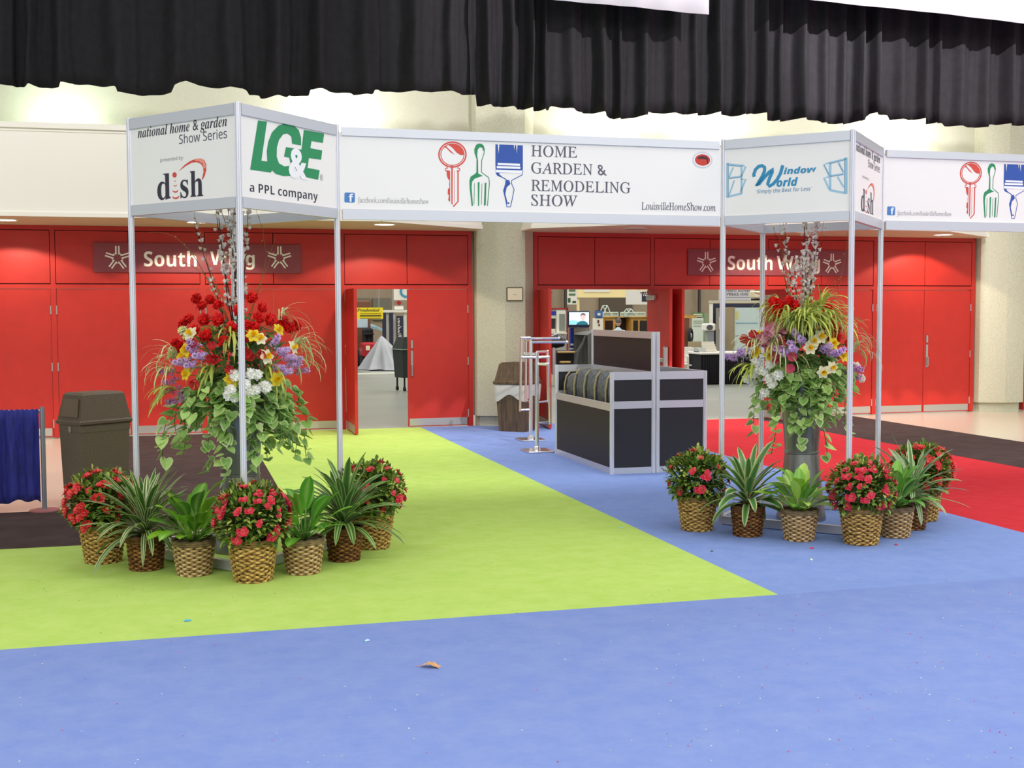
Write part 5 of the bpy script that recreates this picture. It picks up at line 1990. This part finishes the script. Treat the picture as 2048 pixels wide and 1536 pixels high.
# white cube sign with W
y = 35.0
t = root_at('hanging_cube_sign', 1282, 595, y, 'white hanging cube sign with a dark letter panel beside the open door leaf', 'sign')
x0, z0, x1, z1 = span(1262, 609, 1303, 581, y)
ox_ = t.location.x
w_ = x1 - x0
M_CUBE = mat('cube_white', (226, 222, 214), .6)
MB().box((x0 - ox_ + w_ * .45, 0, z0), (x1 - ox_, .5, z1)).build('front_face', M_CUBE, t)
MB().add([(x0 - ox_, .35, z0 + .02), (x0 - ox_ + w_ * .46, .0, z0), (x0 - ox_ + w_ * .46, .0, z1), (x0 - ox_, .35, z1), (x0 - ox_, .45, z0 + .02), (x0 - ox_ + w_ * .46, .45, z0), (x0 - ox_ + w_ * .46, .45, z1), (x0 - ox_, .45, z1)], [(0, 1, 2, 3), (5, 4, 7, 6), (3, 2, 6, 7), (1, 0, 4, 5), (0, 3, 7, 4), (1, 5, 6, 2)]).build('side_face', M_CUBE, t)
frontal('letter_panel', 1284, 583.5, 1297, 603, y - .012, .01, M_NAVY, t)
frontal('side_panel', 1264, 584, 1270, 603, y - .02 + .3, .01, M_NAVY, t)
words_on(t, 'W', 'sansbold', 1286, 592, 1295, 585, y - .015, M_OFFW)
MB().tube([(0, .2, z1), (0, .2, 6)], .01, 6).build('cable', M_STEEL, t)
# window showroom wall with red edge
y = 33.0
t = root_at('window_display', 1107, 660, y, 'grey window display wall with a red edge, left of the television', 'display')
frontal('frame_board', 1070, 617, 1135, 680, y, .1, mat('display_grey', (176, 176, 170), .6), t, floor=True)
frontal('top_edge', 1070, 616, 1136, 618.5, y - .03, .14, M_REDT, t)
frontal('side_edge', 1134, 616, 1136.5, 680, y - .03, .14, M_REDT, t, floor=True)
frontal('window_glass', 1080, 637, 1110, 664, y - .04, .03, M_GLASSD, t)
frontal('window_head', 1078, 630, 1112, 637, y - .05, .05, mat('display_pale', (196, 204, 190), .6), t)
frontal('sign_plate', 1095.5, 622.5, 1112, 630.5, y - .06, .02, mat('plate_blue', (36, 52, 150), .5), t)
d_ = frontal('display_door', 1113, 621, 1131, 667, y - .05, .04, M_OFFW, t)
frontal('door_glass', 1119, 628, 1130, 662, y - .07, .02, mat('door_glass', (132, 142, 132), .2), t)
frontal('sill', 1076, 665, 1134, 668, y - .25, .2, M_OFFW, t)
# white boxes on the sill
tag(frontal('carton', 1094, 658, 1111, 665, y - .25, .2, M_OFFW), 'white carton on the sill of the window display', 'box')
t = root_at('soap_dispenser', 1093, 660, y - .15, 'dark bottle with a white cap on the display sill', 'bottle')
p = at(1093, 665, y - .15)
MB().lathe([(.06, p.z), (.07, p.z + .12), (.03, p.z + .17)], 12).build('bottle', M_BLACK, t)
MB().lathe([(.035, p.z + .17), (.05, p.z + .19), (.03, p.z + .24)], 12).build('cap', M_WHITE, t)
# television on a blue poster stand
y = 30.0
t = root_at('television', 1158, 640, y, 'flat television showing a man in a blue shirt', 'television')
M_SCR = mat('screen_pale', (206, 236, 244), .4, emit=.9)
frontal('bezel', 1136, 621.5, 1180, 655, y, .08, M_NAVY, t, bev=.02)
frontal('screen', 1138.5, 624.5, 1178, 649.5, y - .006, .005, M_SCR, t)
o_ = t.location


def scr(pts, m, nm, d_):
    mb = MB()
    mb.flat([(at(u, v, y).x - o_.x, at(u, v, y).z) for u, v in pts], -.008 - d_)
    mb.build(nm, m, t)


scr([(1138.5, 641), (1148, 640), (1158, 643), (1165, 641), (1165, 649.5), (1138.5, 649.5)], mat('screen_water', (150, 214, 232), .4, emit=.7), 'picture_water', 0)
scr([(1152, 649.5), (1155, 645), (1161, 642), (1169, 642), (1175, 645.5), (1176, 649.5)], mat('screen_shirt', (40, 120, 140), .4, emit=.5), 'picture_shirt', .001)
scr([(1161.5, 632), (1163, 628), (1167, 627.5), (1170, 630), (1170, 637), (1167, 642), (1164, 641), (1161.5, 636)], mat('screen_skin', (238, 190, 190), .4, emit=.7), 'picture_face', .002)
scr([(1160.5, 634), (1161, 629), (1164, 626.3), (1168, 626.3), (1170.8, 629), (1170.5, 633), (1169, 629.8), (1163.5, 629.3)], mat('screen_hair', (96, 74, 84), .4, emit=.4), 'picture_hair', .003)
t = root_at('poster_stand', 1160, 690, 30.2, 'blue poster stand carrying the television', 'stand')
M_PBL = mat('poster_blue', (30, 52, 150), .5)
frontal('poster_board', 1141, 655, 1178, 735, 30.2, .1, M_PBL, t, floor=True)
frontal('photo', 1148, 656, 1177, 668, 30.19, .005, mat('poster_photo', (190, 184, 166), .5), t)
frontal('photo', 1148, 668, 1177, 682, 30.19, .005, mat('poster_photo_green', (160, 176, 120), .5), t)
frontal('stripe', 1148, 682, 1178, 684.5, 30.185, .005, mat('poster_lime', (206, 216, 60), .5), t)
for (u0, v0, u1, v1, m_) in ((1141, 687, 1149, 691, M_OFFW), (1160, 687, 1168, 691, M_OFFW), (1139, 696, 1152, 699, M_OFFW), (1158, 696, 1170, 699, M_OFFW), (1139, 703, 1150, 706, M_YEL), (1160, 703, 1170, 706, M_YEL), (1154, 712, 1175, 719, M_OFFW)):
    frontal('print_line', u0, v0, u1, v1, 30.18, .004, m_, t)
frontal('lower_poster', 1148, 722, 1178, 738, 30.17, .01, M_OFFW, t)
# blue bag sign, bird poster
t = root_at('tabletop_sign', 1197, 645, 34.0, 'blue square sign above a white bird poster', 'sign')
frontal('sign_board', 1190, 621, 1206, 636, 34.0, .05, mat('sign_blue', (62, 104, 170), .5), t, bev=.03)
frontal('print_block', 1195, 626, 1201, 631, 33.985, .005, M_OFFW, t)
frontal('poster', 1186, 636, 1206, 690, 34.02, .04, M_OFFW, t, floor=True)
frontal('bird_mark', 1195, 640, 1198.5, 646, 34.0, .005, mat('print_maroon', (96, 40, 36), .6), t)
frontal('bird_mark', 1197, 648, 1200, 652, 34.0, .005, mat('print_maroon', (96, 40, 36), .6), t)
# oak fireplace cabinets
for (u0, u1, gl, lab) in ((1207, 1231, ((1210, 1226),), 'oak fireplace cabinet with dark glass left of the seated man'), (1263, 1302, ((1267, 1276), (1280, 1298)), 'wide oak cabinet with dark glass doors beside the open door leaf')):
    y = 36.5
    t = root_at('oak_cabinet', (u0 + u1) / 2, 660, y, lab, 'cabinet')
    frontal('body', u0, 634, u1, 690, y, .5, M_OAK, t, floor=True)
    for a_, b_ in gl:
        frontal('glass_door', a_, 641, b_, 680, y - .02, .02, mat('cabinet_glass', (44, 32, 26), .2), t, floor=True)
    frontal('top_board', u0 - 1, 632.5, u1 + 1, 635, y - .06, .6, M_OAK, t)
y = 36.8
t = root_at('oak_shelf', 1247, 660, y, 'dark recess with an oak board over the seated man', 'shelf')
frontal('back', 1231, 635, 1263, 690, y + .2, .1, mat('shelf_dark', (52, 36, 30), .8), t, floor=True)
frontal('top_board', 1231, 632.5, 1262, 635.5, y - .1, .4, M_OAK, t)
# glass house models
M_GF = mat('model_frame', (206, 222, 208), .5)
M_GG = mat('model_glass', (190, 206, 196), .15, alpha=.45)
for (u0, u1, v0, vp, lab) in ((1205, 1236, 625, 611, 'little glass gable house model on the oak cabinet left'), (1250, 1290, 625, 618, 'low glass model on the oak cabinet right')):
    y = 36.6
    t = root_at('glass_model', (u0 + u1) / 2, 633, y, lab, 'model')
    x0, z0, x1, z1 = span(u0, 632.5, u1, v0, y)
    zp = at(u0, vp, y).z
    ox_ = t.location.x
    xm = x0 + (x1 - x0) * .3
    m = MB()
    for a_, b_ in (((x0, z0), (x0, z1)), ((xm * 2 - x0, z0), (xm * 2 - x0, z1)), ((x0, z1), (xm, zp)), ((xm, zp), (2 * xm - x0, z1)), ((x0, z0), (x1, z0)), ((x1, z0), (x1, z1)), ((x0, z1), (x1, z1))):
        m.tube([(a_[0] - ox_, 0, a_[1]), (b_[0] - ox_, 0, b_[1])], .016, 6)
        m.tube([(a_[0] - ox_, .4, a_[1]), (b_[0] - ox_, .4, b_[1])], .016, 6)
    for q in ((x0, z1), (xm, zp), (x1, z1)):
        m.tube([(q[0] - ox_, 0, q[1]), (q[0] - ox_, .4, q[1])], .016, 6)
    m.build('frame', M_GF, t)
    MB().box((x0 - ox_, .02, z0), (x1 - ox_, .38, z1)).build('glass', M_GG, t)
# grey draped table in front of the seated man
pc = at(1230, 670, 29.0)
m = MB()
n = 30
vs, fs = [], []
xa, xb = at(1175, 670, 29).x, at(1275, 670, 29).x
zt = at(1230, 662, 29).z
for i in range(n + 1):
    q = i / n
    zz_ = zt - .1 + .11 * math.sin(PI * q) ** .5
    for yy in (29.0, 30.1):
        vs += [(xa + (xb - xa) * q, yy, 0 if yy < 0 else zz_), (xa + (xb - xa) * q, yy + (.05 if yy > 29.5 else -.05) + .02 * math.sin(i * 2.1), 0.0)]
for i in range(n):
    a_ = i * 4
    fs += [(a_ + 1, a_ + 5, a_ + 4, a_), (a_, a_ + 4, a_ + 6, a_ + 2), (a_ + 2, a_ + 6, a_ + 7, a_ + 3)]
m.add(vs, fs)
tag(m.build('draped_table', mat('cloth_grey', (104, 104, 102), .9)), 'dark grey cloth over a table in front of the seated man', 'table')
# black gas grill with raised lid behind the racks
t = root_at('gas_grill', 1118, 730, 27.5, 'black grill with its lid raised and a wooden side shelf behind the garment racks', 'grill')
y = 27.5
ox_ = t.location.x
bx = lambda u: at(u, 700, y).x - ox_
bz = lambda v: at(1118, v, y).z
MB().rbox((bx(1086), 0, bz(745)), (bx(1150), .5, bz(702)), .03).build('firebox', M_BLACK, t)
m = MB()
m.tube([(bx(1092), .45, bz(702)), (bx(1104), .5, bz(690)), (bx(1128), .5, bz(682)), (bx(1142), .45, bz(686))], [.06, .16, .18, .1], 12)
m.build('lid', mat('grill_lid', (44, 42, 46), .35), t)
MB().rbox((bx(1114), -.12, bz(706)), (bx(1148), .0, bz(702.5)), .01).build('side_shelf', mat('pine_board', (196, 160, 104), .6), t)
MB().rbox((bx(1118), -.14, bz(726)), (bx(1138), -.02, bz(722)), .01).build('lower_shelf', mat('pine_board', (196, 160, 104), .6), t)
m = MB().tube([(bx(1148), -.1, bz(728)), (bx(1152), -.1, bz(705)), (bx(1162), -.1, bz(688)), (bx(1168), -.1, bz(672))], [.05, .045, .03, .02], 8)
m.build('handle_arm', M_GREYD, t)
for sx in (1092, 1146):
    for yy in (.05, .45):
        MB().tube([(bx(sx), yy, .0), (bx(sx), yy, bz(744))], .03, 8).build('leg', M_BLACK, t)
# pale slatted bench behind the racks
t = root_at('slatted_bench', 1094, 690, 29.0, 'pale slatted bench back seen between the chrome rack bars', 'bench')
y = 29.0
for k in range(6):
    frontal('slat', 1078 + k * 5, 676, 1081.5 + k * 5, 702, y, .04, mat('bench_pale', (206, 204, 176), .6), t)
frontal('seat', 1076, 702, 1110, 705, y - .4, .45, mat('bench_pale', (206, 204, 176), .6), t)
for u in (1078, 1108):
    frontal('leg', u - 1.5, 705, u + 1.5, 760, y - .3, .06, mat('bench_pale', (206, 204, 176), .6), t, floor=True)

# --- the seated man seen from behind
pm = at(1237, 660, 35.4)
t = thing('person', (pm.x, 35.4, 0), 'person with grey hair in a pale blue shirt, sitting with back turned', 'person')
SK = mat('skin', (206, 158, 132), .6)
bm_me = bpy.data.meshes.new('body')
J = [((0, 0, .52), .17), ((0, .0, .78), .17), ((0, .02, 1.05), .185), ((0, -.03, 1.2), .1), ((0, -.04, 1.28), .06), ((-.2, -.03, 1.13), .075), ((-.27, -.16, .9), .055), ((-.16, -.38, .8), .042), ((-.1, -.44, .8), .035), ((.2, -.03, 1.13), .075), ((.27, -.16, .9), .055), ((.16, -.38, .8), .042), ((.1, -.44, .8), .035), ((-.1, -.2, .5), .1), ((-.12, -.5, .5), .075), ((-.12, -.5, .1), .05), ((-.12, -.62, .05), .04), ((.1, -.2, .5), .1), ((.12, -.5, .5), .075), ((.12, -.5, .1), .05), ((.12, -.62, .05), .04)]
ED = [(0, 1), (1, 2), (2, 3), (3, 4), (2, 5), (5, 6), (6, 7), (7, 8), (2, 9), (9, 10), (10, 11), (11, 12), (0, 13), (13, 14), (14, 15), (15, 16), (0, 17), (17, 18), (18, 19), (19, 20)]
bm_me.from_pydata([(p[0], -p[1], p[2]) for p, r_ in J], ED, [])
body = link('body', bm_me, t)
sk = body.modifiers.new('skin', 'SKIN')
for v, (p, r_) in zip(bm_me.skin_vertices[0].data if bm_me.skin_vertices else [], J):
    v.radius = (r_, r_)
if not bm_me.skin_vertices:
    import bmesh
    bmm = bmesh.new()
    bmm.from_mesh(bm_me)
    ly = bmm.verts.layers.skin.verify()
    bmm.verts.ensure_lookup_table()
    for v, (p, r_) in zip(bmm.verts, J):
        v[ly].radius = (r_, r_)
    bmm.verts[0][ly].use_root = True
    bmm.to_mesh(bm_me)
    bmm.free()
body.modifiers.new('smooth', 'SUBSURF').render_levels = 1
bm_me.materials.append(mat('shirt_pale_blue', (190, 210, 220), .8))
hd = MB()
hd.ball((0, .03, 1.42), .1, 14, 10, .88, 1.05, 1.2)
hd.ball((-.09, .03, 1.41), .025, 6, 4, .5, 1, 1.3)
hd.ball((.09, .03, 1.41), .025, 6, 4, .5, 1, 1.3)
hd.ball((0, .14, 1.4), .018, 6, 4)
hd.build('head', SK, t, smooth=True)
MB().ball((0, .015, 1.455), .105, 14, 8, .9, 1.02, 1.0).build('hair', mat('hair_grey', (92, 86, 84), .8), t, smooth=True)
ch = thing('folding_chair', (pm.x, 35.4, 0), 'dark chair under the seated man behind the grey table', 'chair')
MB().rbox((-.22, -.2, .38), (.22, .25, .42), .02).build('seat', M_BLACK, ch)
MB().rbox((-.22, -.27, .6), (.22, -.23, .82), .02).build('backrest', M_BLACK, ch)
for sx in (-.2, .2):
    for sy in (-.24, .22):
        MB().tube([(sx, sy, 0), (sx, sy, .4 if sy > 0 else .8)], .014, 6).build('leg', M_BLACK, ch)

# --- seen through the right doorway
y = 40.0
t = root_at('portable_toilet', 1400, 650, y, 'green and white portable toilet seen through the right doorway', 'portable toilet')
x0, z0, x1, z1 = span(1384, 700, 1416, 624, y)
ox_ = t.location.x
PTG = mat('toilet_green', (92, 130, 70), .6)
MB().box((x0 - ox_, 0, .05), (x1 - ox_, 1.1, z1)).build('cabin', mat('toilet_grey', (176, 184, 164), .6), t)
m = MB()
frustum(m, (x1 - x0) / 2 + .04, .6, z1, (x1 - x0) / 2 - .02, .5, z1 + .1)
frustum(m, (x1 - x0) / 2 - .02, .5, z1 + .1, (x1 - x0) / 2 - .18, .3, z1 + .18)
m.build('roof', M_WHITE, t, loc=((x0 + x1) / 2 - ox_, .55, 0))
frontal('door_head', 1385, 625, 1407, 635, y - .03, .03, PTG, t)
dd = frontal('door', 1384, 636, 1407, 700, y - .03, .03, mat('toilet_door', (206, 214, 200), .6), t, floor=True)
for v in (628, 631.5, 641, 645, 651):
    frontal('print_line', 1387, v, 1405, v + 1.6, y - .04, .006, M_OFFW if v < 636 else mat('print_sage', (150, 166, 140), .6), t)
frontal('side', 1408, 626, 1417, 700, y - .02, .03, mat('toilet_side', (134, 150, 116), .6), t, floor=True)
# tyre and brown post
t = root_at('spare_tyre', 1381, 670, 38.0, 'black tyre hanging on a brown frame beside the portable toilet', 'tyre')
p = at(1381, 671, 38.0)
m = MB()
N1, N2 = 28, 10
vv, ff = [], []
for i in range(N1):
    a = 2 * PI * i / N1
    for j in range(N2):
        b_ = 2 * PI * j / N2
        r_ = .2 + .07 * math.cos(b_)
        vv.append((r_ * math.cos(a) * .6, .09 * math.sin(b_) + .16 * math.cos(a), p.z + r_ * math.sin(a)))
for i in range(N1):
    for j in range(N2):
        i2, j2 = (i + 1) % N1, (j + 1) % N2
        ff.append((i * N2 + j, i2 * N2 + j, i2 * N2 + j2, i * N2 + j2))
m.add(vv, ff)
m.build('tyre', M_TIRE, t, smooth=True)
MB().ball((0, 0, p.z), .09, 10, 6, .7, .5, 1).build('hub', M_STEEL, t)
MB().box((-.14, .2, 0), (.04, .3, p.z + .6)).build('frame_post', M_BROWNV, t)
MB().box((-.3, .18, p.z + .58), (.3, .32, p.z + .68)).build('frame_beam', M_OAK, t)
# step ladder
pc = gnd(1402, 713)
t = thing('step_ladder', (pc.x, pc.y, 0), 'red-brown step ladder standing open behind the white chairs', 'ladder')
M_LAD = mat('ladder_brown', (126, 58, 44), .6)
s_ = pc.y / 33.8
for sx in (-.24, .24):
    MB().tube([(sx - .08, -.25, 0), (sx * .6 - .02, 0, 1.3)], .03, 6).build('rail', M_LAD, t)
    MB().tube([(sx + .2, .3, 0), (sx * .6 + .04, .02, 1.3)], .025, 6).build('rear_leg', M_LAD, t)
for k in range(4):
    q = .2 + k * .22
    MB().box((-.22 - .08 * (1 - q), -.25 * (1 - q) - .05, 1.3 * q), (.2 - .08 * (1 - q) + .02, -.25 * (1 - q) + .05, 1.3 * q + .03)).build('step', M_STEEL, t)
MB().box((-.16, -.08, 1.29), (.16, .1, 1.33)).build('top_cap', M_LAD, t)


def plastic_chair(u, v, rz, label, col, name='plastic_chair', sc=1.0):
    p_ = gnd(u, v)
    t_ = thing(name, (p_.x, p_.y, 0), label, 'chair', rz)
    t_.scale = (sc,) * 3
    m_ = mat('chair_%d_%d_%d' % col, col, .5)
    MB().rbox((-.24, -.24, .41), (.24, .24, .45), .015).build('seat', m_, t_)
    MB().rbox((-.23, .2, .45), (.23, .25, .86), .02).build('backrest', m_, t_)
    for sx in (-.25, .25):
        MB().rbox((sx - .025, -.2, .63), (sx + .025, .24, .66), .01).build('armrest', m_, t_)
        for sy in (-.21, .21):
            MB().box((sx - .025, sy - .025, 0), (sx + .025, sy + .025, .64)).build('leg', m_, t_)


plastic_chair(1382, 762, .3, 'white plastic armchair nearest the back to back open door leaves', (232, 230, 222))
plastic_chair(1398, 765, -.5, 'white plastic armchair beside the black-skirted table', (232, 230, 222))
plastic_chair(1381, 740, 3.3, 'beige chair seen from behind under the tyre', (176, 160, 126), 'beige_chair')
# black skirted table
y = 29.0
pc = gnd(1440, 768)
y = pc.y
t = root_at('skirted_table', 1450, 740, y, 'table with a black pleated skirt and white top seen through the right doorway', 'table')
x0, x1 = at(1404, 740, y).x - t.location.x, at(1520, 740, y).x - t.location.x
zt = at(1450, 707, y).z
m = MB()
n = 120
vs = []
for zz_ in (zt - .02, .02):
    for i in range(n + 1):
        q = i / n
        vs.append((x0 + (x1 - x0) * q, .025 * math.sin(i * 1.3) * (1 if zz_ < .1 else .4), zz_))
m.add(vs, [(i, n + 1 + i, n + 2 + i, i + 1) for i in range(n)])
m.box((x0, .05, .02), (x0 + .02, .8, zt - .02)).box((x1 - .02, .05, .02), (x1, .8, zt - .02)).box((x0, .78, .02), (x1, .8, zt - .02))
m.build('skirt', mat('skirt_black', (20, 20, 30), .8), t)
MB().rbox((x0 - .02, -.03, zt - .02), (x1 + .02, .85, zt + .03), .01).build('table_top', M_WHITE, t)
t2b = thing('binder_rack', (at(1430, 700, y).x, y + .2, zt + .03), 'white sloped binder rack on the black-skirted table', 'rack')
for k in range(4):
    z_ = .02 + k * .06
    MB().box((-.15, .02 + .05 * k, 0 if k == 0 else z_ - .04), (.15, .07 + .05 * k, z_ + .05)).build('tier', M_OFFW, t2b)
t2c = thing('clear_tray', (at(1412, 700, y).x, y + .2, zt + .03), 'clear grey tray on the corner of the black-skirted table', 'tray')
MB().box((-.1, 0, 0), (.08, .3, .015)).box((-.1, 0, 0), (-.085, .3, .1)).box((.065, 0, 0), (.08, .3, .1)).build('tray', mat('tray_clear', (196, 200, 196), .3), t2c)
# booth frame with a carpet banner
y = 34.0
t = root_at('exhibit_booth', 1470, 650, y, 'grey pipe booth with navy panel behind the black-skirted table', 'booth')
frontal('beam', 1420, 601, 1560, 606, y - .1, .1, mat('beam_beige', (196, 188, 164), .6), t)
frontal('upright', 1421, 606, 1426, 648, y - .08, .1, M_OFFW, t, floor=True)
frontal('back_panel', 1426, 607, 1560, 720, y + .6, .1, M_NAVY, t, floor=True)
for (u0, u1) in ((1434, 1444), (1452, 1466)):
    frontal('grey_door', u0, 616, u1, 720, y + .3, .1, mat('booth_greydoor', (146, 140, 132), .6), t, floor=True)
    frontal('door_pull', (u0 + u1) / 2 - 1, 634, (u0 + u1) / 2 + 1, 658, y + .28, .02, M_OFFW, t)
y = 32.0
t = root_at('tall_cabinet', 1496, 660, y, 'tall pale blue cabinet with thin coloured lines behind the flowers', 'cabinet')
frontal('body', 1469, 615, 1530, 701, y, .6, mat('cabinet_pale_blue', (200, 218, 216), .4), t, floor=False)
frontal('side_frame', 1466, 614, 1469.5, 712, y - .02, .6, mat('frame_tan', (150, 134, 104), .6), t, floor=True)
frontal('line', 1472, 645.5, 1516, 646.8, y - .01, .005, P_TEAL, t)
frontal('line', 1471, 671, 1510, 672.3, y - .01, .005, mat('line_mauve', (150, 60, 110), .5), t)
frontal('label_plate', 1472.5, 622, 1477, 638, y - .01, .005, mat('plate_yellow', (214, 206, 120), .5), t)
frontal('base', 1470, 701, 1530, 720, y + .05, .5, M_GREYD, t, floor=True)
y = 38.0
t = root_at('hanging_banner', 1475, 590, y, 'white carpet shop banner hanging above the pale blue cabinet', 'banner')
frontal('cloth', 1438, 570, 1509, 603, y, .03, mat('banner_grey', (206, 204, 206), .6), t)
words_on(t, 'CARRELL ROGERS', 'bold', 1447, 583.5, 1500, 579.5, y, INK2)
words_on(t, 'CARPET ONE', 'bold', 1447, 591, 1497, 585.5, y, INK2)
for v in (594, 600):
    frontal('print_line', 1452, v, 1500, v + 1, y - .012, .005, INKL, t)
t = root_at('loudspeaker', 1516, 590, 37.0, 'cream loudspeaker mounted high beside the carpet banner', 'speaker')
frontal('cabinet', 1509, 582, 1524, 596, 37.0, .4, mat('speaker_cream', (226, 214, 180), .6), t, bev=.03)
frontal('bracket', 1510, 597, 1524, 601, 37.1, .3, M_BLACK, t)
frontal('stand_pole', 1515.5, 601, 1518.5, 700, 37.15, .08, M_BLACK, t, floor=True)
t = root_at('box_display', 1421, 655, 32.5, 'white box with a dark round mark standing on a pole', 'display')
frontal('box', 1410.5, 647, 1432, 662, 32.5, .3, M_WHITE, t, bev=.03)
c_ = at(1420, 655, 32.48)
m = MB()
m.flat([(c_.x - t.location.x + .1 * math.cos(a), c_.z + .075 * math.sin(a)) for a in [i * PI / 8 for i in range(16)]], -.012)
m.build('round_mark', M_GREYD, t)
frontal('column', 1415, 662, 1428, 700, 32.55, .15, mat('column_grey', (146, 150, 156), .6), t, floor=True)
# ------------------------------------------------------------------ light: a bright, high exhibition hall
w = bpy.data.worlds.new('hall_air')
S.world = w
w.use_nodes = True
bg = w.node_tree.nodes['Background']
bg.inputs['Color'].default_value = (.98, .99, 1, 1)
bg.inputs['Strength'].default_value = .5


def lamp(x, y, z, sx, sy, watts, col=(1, .98, .95), rot=(0, 0, 0), name='hall_and_fill_lamp'):
    l = bpy.data.lights.new(name, 'AREA')
    l.shape = 'RECTANGLE'
    l.size, l.size_y = sx, sy
    l.energy = watts
    l.color = col
    o = bpy.data.objects.new(name, l)
    COL.objects.link(o)
    o.location = (x, y, z)
    o.rotation_euler = rot
    return o


for x, row in ((-12, (260, 300, 330, 0)), (-6, (320, 340, 330, 0)), (0, (300, 320, 150, 0)), (6, (320, 300, 190, 110)), (12, (340, 300, 240, 240)), (18, (340, 300, 240, 200))):  # overhead hall lamps; leftmost column is added fill for the left-facing tower panel
    for y, wt in zip((-16, -8, -1, 6.5), row):
        if wt:
            lamp(x, y, 9.0, 3.2, 3.2, wt)
for tx, wt in ((5.4, 3600), (8.9, 5600)):
    fl = bpy.data.lights.new('drape_flood', 'SPOT')
    fl.energy = wt
    fl.color = (1, .97, 1)
    fl.spot_size = math.radians(36)
    fl.spot_blend = .45
    fl.shadow_soft_size = .1
    fo = bpy.data.objects.new('drape_flood', fl)
    COL.objects.link(fo)
    fo.location = (8.2, 4.6, 8.8)
    fo.rotation_euler = (Vector((tx, 12.5, 5.5)) - Vector(fo.location)).to_track_quat('-Z', 'Y').to_euler()
for x in (-1.5, 4.5, 11):
    lamp(x, 13.4, 7.2, 2.5, 1.2, 165)  # added fill behind the drape, brightening the canopy fascia and pillar
for x in (2, 10, 18, 26):
    for y in (24, 31, 38):
        lamp(x, y, 8.5, 3, 3, 230, (1, .97, .9), name='far_hall_lamp')
S.view_settings.view_transform = 'Standard'
S.view_settings.look = 'None'
S.view_settings.exposure = 0.2
S.view_settings.gamma = 1.0
S.view_settings.use_curve_mapping = False
